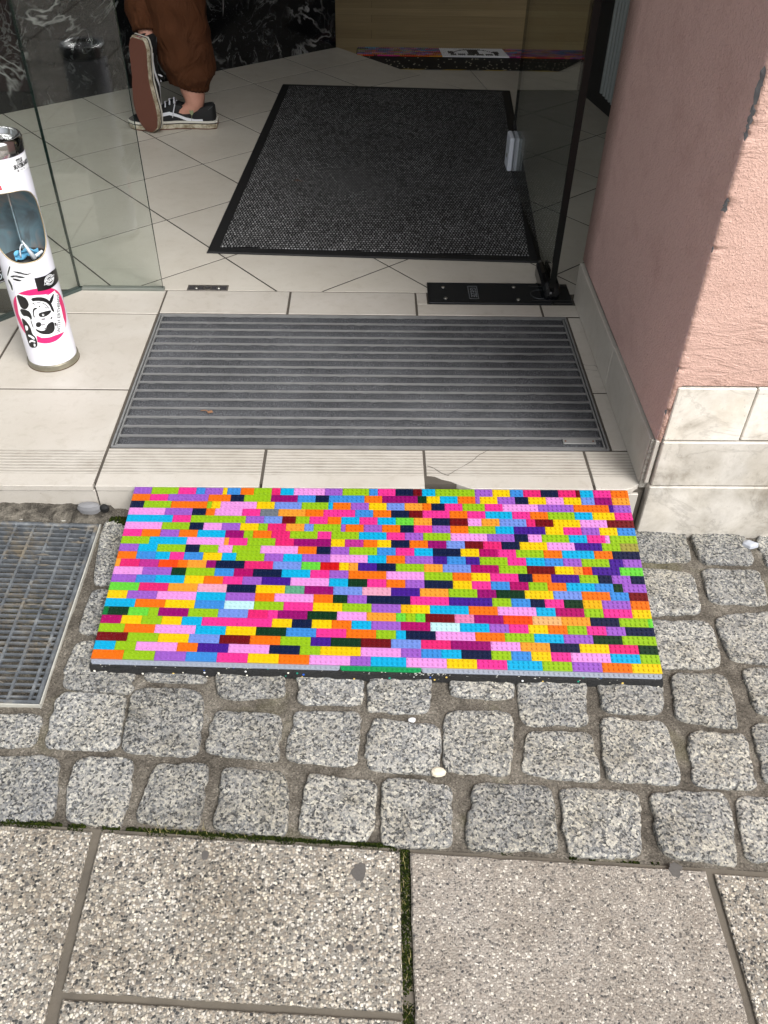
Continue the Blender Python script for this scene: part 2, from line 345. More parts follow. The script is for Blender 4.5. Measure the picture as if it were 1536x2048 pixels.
GROUT = simple('grout', (84, 77, 68), .9, var=.4, bs=.4)
GROUTI = simple('dark_grout', (46, 42, 36), .9, var=.3)
GRANITE = m_granite(); MORTAR = m_mortar(); AGG = m_aggregate('washed_concrete'); AGGF = m_aggregate('fine_washed_concrete', True)
PINKF = m_stucco('pink_front_stucco', (208, 172, 158), 130, .42, True); PINKS = m_stucco('pink_side_stucco', (208, 174, 167), 90, .5)
WMARB = m_marble_white(); BMARB = m_marble_black()
GLASS = m_glass('clear_glass', (.89, .915, .90, 1)); GLASSD = m_glass('door_glass', (.90, .925, .905, 1))
GEDGE = simple('glass_edge', (18, 40, 36), .15); GEDGED = simple('dark_glass_edge', (6, 9, 9), .2)
RUBSP = m_rubber_specks(); RUB = simple('black_rubber', (14, 14, 15), .7, bs=.3, bsc=400)
DMAT = m_doormat(); FELT = m_felt(); WOOD = m_wood(); GALV = m_galv(); CONC = m_concrete(); CONCL = m_concrete('pale_concrete', (150, 144, 134), (206, 202, 192))
MOSS = m_moss(); ALU = simple('worn_aluminium', (146, 146, 145), .5, .2, var=.5, bs=.3)
CHROME = simple('chrome', (215, 215, 215), .08, 1); STEEL = simple('brushed_steel', (170, 168, 160), .3, .9, var=.3)
WHITEP = simple('white_paint', (226, 226, 236), .22, spec=.5); BLACKP = simple('black_metal', (20, 21, 22), .3, .0, spec=.6, var=.2)
ALUL = simple('light_aluminium', (214, 218, 228), .4, .0)
DARK = simple('dark_void', (6, 6, 6), .9)
# ================================================================== SETTING
# ---- street: base, mortar bed, cobbles, slabs
b = MB()
xs = [-30, -6, -2, 2, 6, 30]; ys = [-30, -6, -2, 1.19]
for i in range(5):
    for j in range(3):
        q = [(xs[i], ys[j]), (xs[i+1], ys[j]), (xs[i+1], ys[j+1]), (xs[i], ys[j+1])]
        b.add([(x, y, gz(max(-2, min(2, x)), max(-2, y)) - .035) for x, y in q], [(0, 1, 2, 3)])
struct(b.build('ground', MORTAR))
def hn(x, y, s=1.0, seed=0): return noise.noise(Vector((x*s, y*s, seed)))
b = MB(); nx, ny = 300, 74; x0, x1, y0, y1 = -1.7, 2.2, .40, 1.192
PIT = lambda x, y: (x < -.487 and y > .762 and y < 1.17)
for j in range(ny+1):
    for i in range(nx+1):
        x = x0+(x1-x0)*i/nx; y = y0+(y1-y0)*j/ny
        d = -.0052 - (.004 if y > 1.14 and x > .45 else 0) + .003*hn(x, y, 9, 1) + .003*hn(x, y, 38, 2) + (.012 if y > 1.165 and x < -.45 else 0)
        b.v.append((x, y, gz(x, y)+d))
for j in range(ny):
    for i in range(nx):
        x = x0+(x1-x0)*(i+.5)/nx; y = y0+(y1-y0)*(j+.5)/ny
        if PIT(x, y): continue
        k = j*(nx+1)+i; b.f.append((k, k+1, k+nx+2, k+nx+1)); b.m.append(0); b.r.append(.5)
struct(b.build('mortar_bed', MORTAR, smooth=True))
def cobble(mb, q, seed, zoff=0.0, pw=7):
    q = [Vector((p[0], p[1])) for p in q]; NS, NR = 72, 11
    rnd = random.random(); vs = []; 
    tx, ty = random.uniform(-.03, .03), random.uniform(-.03, .03); cen = sum(q, Vector((0, 0)))/4
    def pt(s, t): 
        a = q[0].lerp(q[1], (s+1)/2); c = q[3].lerp(q[2], (s+1)/2); return a.lerp(c, (1-t)/2)
    for k in range(NR+2):
        rr = [0, .18, .36, .52, .66, .76, .84, .9, .945, .98, 1.0, 1.012, .995][k]
        for j in range(NS):
            a = 2*math.pi*j/NS; ca, sa = math.cos(a), math.sin(a)
            R = (abs(ca)**pw + abs(sa)**pw)**(-1/pw)
            R *= 1.045 - .15*max(0, noise.noise(Vector((ca*1.9, sa*1.9, seed)))) + .035*noise.noise(Vector((ca*6, sa*6, seed+9))) + .022*noise.noise(Vector((ca*16, sa*16, seed+4)))
            p = pt(ca*R*rr, sa*R*rr)
            h = .0018 - .0022*max(0, (rr-.6)/.4)**6 if k <= 9 else (-.0022 if k == 10 else -.0085 if k == 11 else -.03)
            h += (.0032*noise.noise(Vector((p.x*34, p.y*34, seed))) + .0016*noise.noise(Vector((p.x*90, p.y*90, seed)))) * (1 if rr < .97 else .5)
            h += (p.x-cen.x)*tx + (p.y-cen.y)*ty
            vs.append((p.x, p.y, gz(p.x, p.y)+h+zoff))
    fs = []
    for k in range(1, NR+1):
        for j in range(NS): fs.append((k*NS+j, (k+1)*NS+j, (k+1)*NS+(j+1) % NS, k*NS+(j+1) % NS))
    # centre fan
    vs.append(((vs[0][0]), vs[0][1], vs[0][2])); c = len(vs)-1
    for j in range(NS): fs.append((c, NS+j, NS+(j+1) % NS))
    mb.add(vs, fs, 0, rnd)
CB = '''-40,1515 118,1513 105,1640 -50,1640|148,1515 270,1517 245,1655 125,1637|310,1525 420,1528 395,1655 268,1642|448,1530 578,1545 572,1672 426,1657|616,1545 753,1560 742,1688 596,1667|766,1555 902,1565 906,1690 763,1692|943,1565 1102,1570 1116,1702 932,1697|1118,1575 1279,1583 1282,1717 1132,1708|1298,1582 1455,1580 1480,1732 1324,1707|1470,1590 1590,1600 1600,1725 1492,1718
-50,1430 87,1428 65,1492 -60,1495|118,1385 252,1388 234,1497 87,1492|265,1378 409,1376 394,1509 242,1502|428,1420 562,1427 557,1522 409,1502|588,1422 722,1425 712,1532 570,1518|740,1437 879,1450 882,1547 730,1537|891,1422 1027,1422 1022,1549 887,1541|1055,1460 1182,1465 1202,1564 1044,1547|1201,1434 1330,1442 1365,1567 1212,1556|1373,1461 1490,1470 1515,1577 1389,1571|1503,1447 1620,1450 1640,1575 1530,1565
140,1310 270,1330 262,1387 120,1374|289,1340 415,1344 409,1366 293,1362|430,1320 573,1335 566,1392 434,1396|591,1325 726,1340 723,1407 599,1406|738,1340 863,1345 857,1427 734,1422|899,1340 1029,1345 1026,1396 904,1391|1032,1340 1168,1345 1179,1449 1044,1448|1194,1345 1323,1350 1328,1428 1207,1423|1344,1345 1456,1350 1479,1457 1354,1436|1484,1335 1600,1335 1620,1435 1509,1427
185,1180 238,1180 205,1272 153,1262|150,1288 192,1278 185,1350 124,1348|208,1045 255,1045 236,1165 182,1170
1295,1240 1419,1244 1447,1334 1313,1331|1428,1230 1552,1222 1572,1327 1461,1321|1270,1135 1386,1144 1404,1228 1291,1226|1404,1137 1520,1140 1537,1208 1421,1204|1262,1053 1369,1057 1383,1122 1266,1121|1377,1053 1486,1058 1510,1128 1404,1123|1508,1058 1620,1058 1640,1135 1534,1131|1545,1140 1660,1140 1690,1212 1562,1210'''
cob = MB(); seed = 0; used = []
for line in CB.split('\n'):
    for s in line.split('|'):
        q = [tuple(float(t) for t in p.split(',')) for p in s.split()]
        Q = [Gp(p) for p in q]; seed += 3.7; cobble(cob, Q, seed); used.append(((Q[0].x+Q[2].x)/2, (Q[0].y+Q[2].y)/2))
# more of the same beyond the photographed part and under the ramp
for r, yc in enumerate((.612, .715, .818, .92, 1.02, 1.125)):
    x = -1.62 + (r % 2)*.05
    while x < 2.1:
        wd = random.uniform(.088, .108); xc = x+wd/2; yo = yc - .045*(xc > .5)*0 - .03*(xc-.1)*(r < 3)
        if all(abs(xc-u[0]) > .078 or abs(yo-u[1]) > .075 for u in used) and not (xc < -.44 and .72 < yo) and not (yo > 1.1 and -.5 < xc < .5 ) and xc < 2.05:
            h = .04; q = [(x, yo+h), (x+wd-.013, yo+h), (x+wd-.012, yo-h), (x+.001, yo-h)]
            q = [(p[0]+random.uniform(-.005, .005), p[1]+random.uniform(-.005, .005)) for p in q]; seed += 2.3; cobble(cob, q, seed, -.004 if -.43 < xc < .47 and yo > .8 else 0)
        x += wd
struct(cob.build('cobblestone_pavement', GRANITE, smooth=True))
# ---- slabs
yj = lambda x: .5515 - .0485*x
slab = MB(); 
def slabq(xa, xb, ya, yb, fine=0, z=.004):
    # ya, yb: distance in front of the joint line
    P = []; N = 26
    cs = [(xa, ya), (xa, yb), (xb, yb), (xb, ya)]
    for k in range(4):
        p, q = cs[k], cs[(k+1) % 4]
        for i in range(N):
            t = i/N; x = p[0]+(q[0]-p[0])*t; y = p[1]+(q[1]-p[1])*t
            d = .0011*hn(x, y, 30, 5) + .0009*hn(x, y, 110, 7)
            P.append((x + d*(1 if k in (0, 2) else 0), yj(x)-y + d*(1 if k in (1, 3) else 0)))
    slab.prism(P, z, .04, .0018, fine, gz)
for gx_, gy_, gr_, sd2 in ((719, 1746, .0098, 1.0), (1349, 1743, .0085, 2.0), (411, 1713, .005, 3.0), (55, 1772, .003, 4.0), (700, 1900, .004, 7.0)):
    c = Gp((gx_, gy_)); P = [(c.x+math.cos(a/14*math.pi)*gr_*(1+.7*noise.noise(Vector((math.cos(a/14*math.pi)*1.5, math.sin(a/14*math.pi)*1.5, sd2)))), c.y+math.sin(a/14*math.pi)*gr_*1.25*(1+.35*noise.noise(Vector((math.cos(a/14*math.pi)*2, math.sin(a/14*math.pi)*2, sd2+5))))) for a in range(28)]
    slab.prism(P, .0046 if gx_ < 800 else .0056, .002, .0004, 2, gz)
slabq(-.356, .0435, .003, .197, 0, .004); slabq(-.353, .042, .206, .60, 0, .004)
slabq(.0575, .4545, .004, .40, 1, .005); slabq(.4665, .866, .006, .41, 0, .004); slabq(-.768, -.368, .003, .40, 0, .0045)
slabq(.0575, .4545, .41, .8, 1, .004); slabq(.4665, .866, .418, .82, 0); slabq(-.768, -.368, .408, .8, 0)
k = 0
for xa in [-2.02, -1.6, -1.185] + [.876, 1.285, 1.695]:
    for ya in (.003, .412, .82): slabq(xa, xa+.4, ya, ya+.4, (k*7) % 3 == 0); k += 1
for xa in [-2.02, -1.6, -1.185, -.768, -.353, .0575, .4665, .876, 1.285, 1.695]:
    for ya in (.825 if xa > -.36 or xa < -.8 else .81, 1.235, 1.645, 2.055): 
        if ya < 1 and (xa < -.8 or xa > .87): continue
        slabq(xa, xa+.4, ya, ya+.4, (k*5) % 3 == 0); k += 1
struct(slab.build('slab_pavement', [AGG, AGGF, simple('old_gum', (94, 90, 86), .8, var=.6, bs=.8)]))
b = MB()
for j in range(41):
    for i in range(121):
        x = -2+4*i/120; y = yj(x)-.001-2.45*j/40+.004; b.v.append((x, y, gz(x, y)-.0012-.002*abs(hn(x, y, 25, 3))))
for j in range(40):
    for i in range(120):
        k = j*121+i; b.f.append((k, k+1, k+122, k+121)); b.m.append(0); b.r.append(.5)
struct(b.build('joint_sand', simple('joint_sand', (112, 104, 92), .95, var=.7, bs=.8, bsc=160)))
# ---- moss in the joints
mo = MB(); random.seed(3)
def mossbit(x, y, s, z0=0):
    h = s*random.uniform(.15, 1.0)*(1+1.8*hn(x, y, 50, 5)); a = random.random()*6; n = 6; zb = gz(x, y)+z0
    ring = [(x+math.cos(a+2*math.pi*j/n)*s*random.uniform(.7, 1.2), y+math.sin(a+2*math.pi*j/n)*s*random.uniform(.7, 1.2), zb-.003) for j in range(n)]
    r2 = [((p[0]*.55+x*.45), (p[1]*.55+y*.45), zb+h*.75) for p in ring]
    mo.add(ring+r2+[(x, y, zb+h)], [(j, (j+1) % n, n+(j+1) % n, n+j) for j in range(n)]+[(n+j, n+(j+1) % n, 2*n) for j in range(n)], 0)
def mossline(p, q, n, wd, s=.0022, thr=-2, z0=0):
    for i in range(n):
        t = random.random(); x = p[0]+(q[0]-p[0])*t; y = p[1]+(q[1]-p[1])*t
        if hn(x, y, 7, 11)+.5*hn(x, y, 45, 3) < thr: continue
        dx, dy = q[0]-p[0], q[1]-p[1]; L = math.hypot(dx, dy); o = random.gauss(0, wd*.42)
        if abs(o) > wd*.62: continue
        mossbit(x - dy/L*o, y + dx/L*o, s*random.uniform(.6, 1.5), z0)
mossline((.0505, yj(.05)+.002), (.0495, .05), 7500, .0122, .0014, -2, -.0018)
mossline((-.50, yj(-.5)+.004), (.04, yj(.04)+.004), 5200, .009, .0013, -.3, -.0022)
mossline((.05, yj(.05)+.004), (.47, yj(.47)+.004), 500, .006, .0015, .02, -.003)
mossline((.460, yj(.46)), (.461, .1), 420, .006, .0015, .1, -.004)
mossline((-.362, yj(-.36)), (-.361, .1), 200, .004, .0012, .2, -.004)
mossline((-.60, .752), (-.485, .750), 420, .009, .0014, -.1, -.006)
mossline((-.475, 1.165), (-.44, 1.160), 260, .016, .0022, -2, .004)
for i in range(190):
    y = random.uniform(.1, .54); x = .05+random.gauss(0, .004); 
    if i % 3 == 0: x = random.uniform(-.3, -.15); y = yj(x)+random.uniform(0, .012)
    z = gz(x, y); l = random.uniform(.005, .013); a = random.random()*6.28; s = .0003
    mo.add([(x-s, y, z), (x+s, y, z), (x+math.cos(a)*l*.6, y+math.sin(a)*l*.6, z+l)], [(0, 1, 2)], 1)
tag(mo.build('moss', [MOSS, simple('dry_grass', (150, 138, 92), .9)], smooth=True), kind='stuff')
# crumbs and grit on the street
gr = MB()
for i in range(420):
    x = random.uniform(-.7, .9); y = random.uniform(.56, 1.17)
    if -.46 < x < .5 and y > .82 or x < -.48: continue
    if abs(hn(x, y, 10, 4)) < .12: continue
    s = random.uniform(.0006, .0016); z = gz(x, y)-.004
    vs = [(x+random.uniform(-s, s)*1.3, y+random.uniform(-s, s)*1.3, z+random.uniform(0, s*2)) for _ in range(5)]
    gr.add(vs, [(0, 1, 2), (0, 2, 3), (1, 2, 4), (2, 3, 4), (0, 1, 3), (1, 3, 4)], random.choice([0, 0, 1]))
tag(gr.build('grit', [simple('pale_grit', (190, 182, 165), .9), simple('dark_grit', (60, 58, 54), .9)]), kind='stuff')
# ---- entrance landing tiles
til = MB()
def T(x0, x1, y0, y1, mi=0, g=.0028, poly=None, th=.011):
    P = poly or [(x0+g, y0+g), (x1-g, y0+g), (x1-g, y1-g), (x0+g, y1-g)]
    til.prism(P, random.uniform(-.0003, .0003), th, .0008, mi)
YF = 1.1865
for x0, x1 in ((-1.73, -1.42), (-1.42, -1.11), (-1.11, -.805), (-.805, -.4985)):
    T(x0, x1, YF-.002, 1.4965, 1)
    T(x0, x1, 1.4965, 1.812, 0)
T(-.4985, -.1975, YF-.002, 1.3005, 1); T(-.1975, .1045, YF-.002, 1.3005, 1)
T(0, 0, 0, 0, 1, poly=[(.1065, 1.2985), (.1065, 1.2235), (.121, 1.2215), (.133, 1.2135), (.150, 1.2075), (.163, 1.1985), (.176, 1.1915), (.186, YF), (.4105, YF), (.4105, 1.2985)])
T(0, 0, 0, 0, 1, poly=[(.4155, 1.2985), (.4155, YF), (.470, YF), (.484, 1.1915), (.493, 1.199), (.5005, 1.2015), (.5005, 1.2985)])
T(.4665, .5025, 1.3005, 1.4975); T(.4665, .5025, 1.4975, 1.8135)
for x0, x1 in ((-.4985, -.1955), (-.1955, .1115), (.1115, .412), (.412, .5025)):
    if x0 > .1: T(x0, x1, 1.8155, 1.873 if x0 < .4 else 1.873)
    else: T(x0, x1, 1.8155, 1.9285)
til.prism([(.1137, 1.871), (.1137, 1.9263), (.138, 1.9263), (.138, 1.871)], 0, .011, .001)
for x0, x1 in ((-.805, -.4985), (-1.11, -.805)):
    P = [(x0+.002, 1.814), (x1-.002, 1.814), (x1-.002, 1.9263), (x0+.002, 1.9263)]; P = clip(P, -1, 1, 2.638)
    if len(P) > 2: til.prism(P, 0, .011, .0016)
# inner diagonal tiles
TH, SP = .69595717, .29837123*CH; OA, OB = 1.04607725*CH, 2.72870027*CH
n1 = (math.cos(TH), math.sin(TH)); n2 = (-math.sin(TH), math.cos(TH))
XL1 = lambda y: .365 + (3.58-y)*.871; 
main = [(-1.36, 1.9305), (.5025, 1.9305), (1.9, 1.9305), (1.9, 3.46), (1.06, 3.46), (-1.065, 3.46), (-1.35, 3.228)]
main[0] = (-1.35, 1.9305)
regs = [[(-1.35, 1.9305), (1.9, 1.9305), (1.9, 3.46), (-1.065, 3.46), (-1.35, 3.228)],
        [(-1.065, 3.46), (.470, 3.46), (.134, 3.845), (-.60, 3.845)], [(.470, 3.46), (1.9, 3.46), (1.4, 3.845), (.782, 3.845)],
        [(-.60, 3.845), (.118, 3.845), (-.15, 4.165)], [(.782, 3.845), (1.4, 3.845), (1.0, 4.16)]]
def diag(i, j, regs):
    a0, a1 = OA+i*SP, OA+(i+1)*SP; b0, b1 = OB-(j+1)*SP, OB-j*SP; g = .0022
    P = [(n1[0]*a+n2[0]*c, n1[1]*a+n2[1]*c) for a, c in ((a0+g, b0+g), (a1-g, b0+g), (a1-g, b1-g), (a0+g, b1-g))]
    rnd = random.random()
    for r in regs:
        r = r if area(r) > 0 else r[::-1]; Q = clipconvex(P, r)
        if len(Q) > 2 and area(Q) > 2e-4:
            til.prism(Q, 0, .008, .0003, 2, rnd=rnd)
for i in range(-9, 13):
    for j in range(-13, 14):
        cx = n1[0]*(OA+(i+.5)*SP)+n2[0]*(OB-(j+.5)*SP); cy = n1[1]*(OA+(i+.5)*SP)+n2[1]*(OB-(j+.5)*SP)
        if -1.8 < cx < 2.2 and 1.6 < cy < 4.4: diag(i, j, regs)
til.prism([(.472, 3.465), (.403, 3.536), (.139, 3.838), (.139, 3.843), (.408, 3.843)], 0, .008, .0008, 2)
til.prism([(.476, 3.465), (.775, 3.838), (.775, 3.843), (.412, 3.843)], 0, .008, .0008, 2)
struct(til.build('tiled_floor', [TILE, TILER, TILEI]))
b = MB(); b.box((-1.75, 1.20, -.2), (-.4965, 1.9302, -.0017)); b.box((-.4965, 1.20, -.2), (.51, 1.3015, -.0017)); b.box((.4655, 1.3015, -.2), (.51, 1.9302, -.0017)); b.box((-.4965, 1.8145, -.2), (.4655, 1.9302, -.0017)); b.box((-.4965, 1.3015, -.2), (.4655, 1.8145, -.03))
b.box((-1.75, 1.1945, -.2), (.11, 1.2, -.0105)); b.box((.19, 1.1945, -.2), (.505, 1.2, -.0105))
struct(b.build('step_base', GROUT))
b = MB()
for r in regs:
    r = r if area(r) > 0 else r[::-1]; b.add([(x, y, -.0007) for x, y in r], [tuple(range(len(r)))])
b.box((-.6, 3.55, -.2), (1.5, 3.8435, -.003))
struct(b.build('floor_grout', GROUTI))
# riser tiles, broken concrete under the chipped nosing
b = MB()
for x0, x1 in ((-1.7, -1.1), (-1.1, -.8), (-.8, -.4995), (-.4965, -.2), (-.197, .1), (.104, .4), (.404, .4965)):
    b.bbox((x0, 1.189, -.13), (x1, 1.196, -.0125 if x0 < .3 else -.014), .001)
struct(b.build('step_riser', TILE))
b = MB()
N = 18
for j in range(N+1):
    for i in range(N*2+1):
        x = .104+.088*i/(N*2); y = 1.187+.040*j/N; b.v.append((x, y + .002*hn(x, y, 120, 9), -.0095-.010*(1-j/N)+.0055*hn(x, y, 55, 4)+.004*hn(x, y, 160, 2)))
for j in range(N):
    for i in range(N*2):
        k = j*(N*2+1)+i; b.f.append((k, k+1, k+N*2+2, k+N*2+1)); b.m.append(0 if i > 9 else 1); b.r.append(.5)
struct(b.build('broken_step_concrete', [CONCL, CONC], smooth=True))
# hairline cracks in the tiles (inlaid dirt)
cr = MB()
def crack(pts, wd=.0005, mb=cr, z=.0006):
    for (x0, y0), (x1, y1) in zip(pts[:-1], pts[1:]):
        n = 5
        prev = None
        for i in range(n+1):
            t = i/n; x = x0+(x1-x0)*t; y = y0+(y1-y0)*t; dx, dy = x1-x0, y1-y0; L = math.hypot(dx, dy)
            o = .0012*hn(x, y, 90, 3); w2 = wd*random.uniform(.5, 1.2); px_, py_ = -dy/L, dx/L
            cur = ((x+px_*(o+w2), y+py_*(o+w2), z), (x+px_*(o-w2), y+py_*(o-w2), z))
            if prev: mb.add([prev[0], prev[1], cur[1], cur[0]], [(0, 1, 2, 3)])
            prev = cur
def zc(*pp): return [tuple(Zp(p)[:2]) for p in pp]
crack(zc((896, 950), (940, 925), (962, 908), (978, 900))); crack(zc((855, 932), (870, 938), (885, 948), (898, 951)), .0007)
crack(zc((1160, 728), (1172, 731), (1190, 731), (1196, 736))); crack(zc((1158, 735), (1172, 739), (1195, 742)), .0004)
struct(cr.build('floor_crack', simple('crack_dirt', (58, 52, 46), .95)))
# dirty concrete bed between riser and grating
b = MB(); 
for j in range(9):
    for i in range(141):
        x = -1.75+1.3*i/140; y = 1.152+.040*j/8; b.v.append((x, y, gz(x, y)+.001+.014*(j/8)+.003*hn(x, y, 40, 2)+.005*hn(x, y, 150, 2) - (.012 if x > -.47 else 0)))
for j in range(8):
    for i in range(140):
        k = j*141+i; b.f.append((k, k+1, k+142, k+141)); b.m.append(0); b.r.append(.5)
struct(b.build('concrete_edge', m_concrete('dirty_concrete', (66, 62, 56), (122, 116, 106)), smooth=True))
# ---- shop floor of boards beyond the landing, one step lower
b = MB(); b.add([(-6, 3.4, -.075), (6, 3.4, -.075), (6, 9, -.075), (-6, 9, -.075)], [(0, 1, 2, 3)])
struct(b.build('wooden_floor', WOOD))
# hazard strip on the edge of the landing
b = MB(); x = .112; k = 0
tape = []
while x < .785:
    x2 = min(.79, x+.085); tape.append((x, x2, k % 2)); x = x2; k += 1
for xa, xb, c in tape: b.add([(xa, 3.836, .0012), (xb, 3.836, .0012), (xb+.03, 3.846, .0012), (xa+.03, 3.846, .0012), (xb+.03, 3.8465, -.02), (xa+.03, 3.8465, -.02)], [(0, 1, 2, 3), (3, 2, 4, 5)], c)
haz = tag(b.build('hazard_tape', [simple('tape_yellow', (190, 160, 30), .5), BLACKP]), 'thin yellow and black warning tape along the far edge of the tiled floor', 'tape')
# ---- building shell (walls, ceilings)
def wall(name, p, q, z0, z1, mat, th=.12, label=None, side=1):
    p, q = Vector(p), Vector(q); d = (q-p).normalized(); n_ = Vector((-d.y, d.x))*side*th
    mb = MB(); mb.add([(p.x, p.y, z0), (q.x, q.y, z0), (q.x+n_.x, q.y+n_.y, z0), (p.x+n_.x, p.y+n_.y, z0), (p.x, p.y, z1), (q.x, q.y, z1), (q.x+n_.x, q.y+n_.y, z1), (p.x+n_.x, p.y+n_.y, z1)],
        [(3,2,1,0),(4,5,6,7),(0,1,5,4),(1,2,6,5),(2,3,7,6),(3,0,4,7)])
    o = mb.build(name, mat); tag(o, label, 'wall'); return o
d_ = Vector((.681, .558)).normalized(); c_ = Vector((-.156, 4.163))
PLAST = simple('warm_white_plaster', (205, 200, 190), .9); DPLAS = simple('dark_plaster', (30, 30, 31), .6)
wall('marble_wall', c_-d_*3.4, c_, -.09, 3.4, BMARB, .16, 'polished black marble wall with white veins behind the person')
wall('dark_wall', (1.03, 4.14), (1.75, 3.2), -.09, 3.4, DPLAS, .12, 'dark wall at the right side of the shop behind the glass door')
wall('back_wall', (-6, 8.6), (6, 8.6), -.1, 3.4, PLAST, .2, 'pale rear wall deep inside the shop')
wall('side_wall', (-6, 2.6), (-6, 8.6), -.1, 3.4, PLAST, .2, 'pale side wall at the far left inside the shop')
wall('side_wall', (6, 2.6), (6, 8.6), -.1, 3.4, PLAST, .2, 'pale side wall at the far right inside the shop', -1)
CEILZ = 3.3
b = MB(); b.box((-6.2, 1.0, CEILZ), (6.2, 8.8, CEILZ+.25)); struct(b.build('ceiling', PLAST))
b = MB(); b.box((-6.2, 1.19, CEILZ+.002), (6.2, 1.5, 6.5)); tag(b.build('facade_wall', simple('facade_plaster', (222, 180, 165), .9)), 'pink rendered facade above the shop entrance', 'facade')
# ================================================================== PILLAR
PX0, PY0, PY1 = .503, 1.19, 1.90
pil = empty('pillar', (1.4, 1.5, -.1)); tag(pil, 'pink rendered pillar with a chipped corner on a marble plinth, right of the entrance', 'pillar')
b = MB(); NZ = 260
# front face + rounded, worn corner + side face as one strip profile swept up
prof = []; 
xs_ = [2.6, 1.6, 1.1, .9, .8, .72, .66, .61, .575, .55, .535, .525, .518]
for x in xs_: prof.append((x, PY0))
for k in range(6):
    a = math.pi/2*k/5; r = .007; prof.append((PX0+r-math.sin(a)*r, PY0+r-math.cos(a)*r))
for y in (1.215, 1.24, 1.28, 1.34, 1.42, 1.5, 1.6, 1.7, 1.8, PY1): prof.append((PX0, y))
prof.append((PX0+.25, PY1)); prof.append((2.6, PY1))
rings = []
zz = [.105+.0025*i for i in range(220)] + [.66+.02*i for i in range(108)]
chips = [(Yp((1519, 170), PY0).z, .024), (Yp((1499, 230), PY0).z, .012), (Yp((1484, 270), PY0).z, .009), (Yp((1478, 245), PY0).z-.004, .006), (Yp((1443, 410), PY0).z, .012), (Yp((1420, 500), PY0).z, .005), (.17, .006), (.255, .004)]
for z in zz:
    rg = []
    for (x, y) in prof:
        dx = dy = 0
        d = math.hypot(x-PX0, y-PY0)
        if d < .03 and y < 1.3:
            k = 1-d/.03; e = .0016*noise.noise(Vector((z*40, 0, 1)))+.001*noise.noise(Vector((z*150, 3, 1)))
            for cz, cs in chips:
                if abs(z-cz) < cs: e += .0045*(1-(abs(z-cz)/cs)**2)*k
            dx = e*k; dy = e*k
        rg.append(Vector((x+dx, y+dy, max(z, (.105 if x < PX0+.002 else .2235 if x > PX0+.012 else .105))))) 
    rings.append(rg)
b.loft(rings, 0, (False, False), False)
# assign side material to faces facing -x
n = len(prof)
for fi in range(len(b.f)):
    j = fi % (n-1)
    if j >= len(xs_)+3: b.m[fi] = 1
render_body = b.build('render', [PINKF, PINKS], pil, smooth=True)
b = MB()
for cz, cs in chips[:]:
    for k in range(3):
        z = cz+(k-1)*cs*.5; s = cs*random.uniform(.45, .7)
        vs = []
        for j in range(7):
            a = 2*math.pi*j/7; rr = s*random.uniform(.35, 1.25); vs.append((PX0+.0009+math.cos(a)*min(rr, .0075)*.5*random.uniform(.5, 1.1), PY0+.0009-math.cos(a)*min(rr, .007)*.5, z+math.sin(a)*rr))
        vs.append((PX0+.0006, PY0+.0006, z)); b.add(vs, [(j, (j+1) % 7, 7) for j in range(7)])
chipo = b.build('bare_plaster_chip', simple('bare_plaster', (112, 112, 114), .9, var=.5, bs=.5), pil)
# marble plinth: three courses
b = MB()
def course(z0, z1, joints, y, xl):
    xx = [xl]+joints+[2.6]
    for a, c in zip(xx[:-1], xx[1:]):
        dz = random.uniform(-.0006, .0006)
        b.bbox((a+.0012, y+random.uniform(0, .0012), z0+.0012+dz), (c-.0012, 1.235, z1-.0012+dz), .0018)
course(.1115, .2225, [.646, 1.02, 1.4, 1.8, 2.2], PY0-.0035, PX0+.0085)
course(.0105, .1115, [.93, 1.33, 1.75, 2.15], PY0-.006, PX0+.0085)
course(-.16, .0105, [.87, 1.27, 1.68, 2.1], PY0-.009, PX0+.006)
b.build('marble_plinth', WMARB, pil)
b = MB(); b.box((PX0+.012, 1.2, -.2), (2.6, PY1-.01, .19)); b.box((PX0+.01, 1.205, -.2), (.7, PY1-.002, .104))
b.build('core', CONC, pil)
# tile skirting along the side of the pillar
b = MB()
b.bbox((PX0-.0065, 1.2065, .0012), (PX0+.004, 1.514, .1015), .001); b.bbox((PX0-.0065, 1.517, .0012), (PX0+.004, 1.897, .0975), .001)
sk = b.build('skirting_tile', TILE, pil)
b = MB(); b.bbox((PX0-.006, 1.1985, -.006), (PX0+.0085, 1.2055, .104), .0012); b.build('tile_edge', CONCL, pil)
b = MB(); b.bbox((PX0-.001, 1.1905, .012), (PX0+.0065, 1.1975, .108), .001); b.build('corner_tile', TILE, pil)
# ================================================================== GLAZING
def pane(name, p, q, z0, z1, th, gm, em, parent):
    p, q = Vector(p), Vector(q); d = (q-p).normalized(); n_ = Vector((-d.y, d.x))*th/2
    A = [p-n_, q-n_, q+n_, p+n_]; mb = MB()
    mb.add([(a.x, a.y, z0) for a in A]+[(a.x, a.y, z1) for a in A], [(0,1,5,4),(2,3,7,6)], 0)
    mb.add([(a.x, a.y, z0) for a in A]+[(a.x, a.y, z1) for a in A], [(3,2,1,0),(4,5,6,7),(1,2,6,5),(3,0,4,7)], 1)
    return mb.build(name, [gm, em], parent)
GC0 = (-.708, 1.930)
gl = empty('glass_panel', (-.6, 1.93, 0)); tag(gl, 'fixed clear glass panel standing between the white ash tube and the doorway', 'glass panel')
pane('pane', (-.7095, 1.930), (-.507, 1.929), .006, 3.3, .008, GLASS, GEDGE, gl)
b = MB(); b.bbox((-.7035, 1.922, -.001), (-.504, 1.938, .0065), .001); b.build('bottom_channel', simple('dirty_silicone', (120, 124, 116), .6, var=.4), gl)
g2 = empty('shop_window', (-1.0, 1.62, 0)); tag(g2, 'angled clear shop window behind the white ash tube at the left edge', 'window')
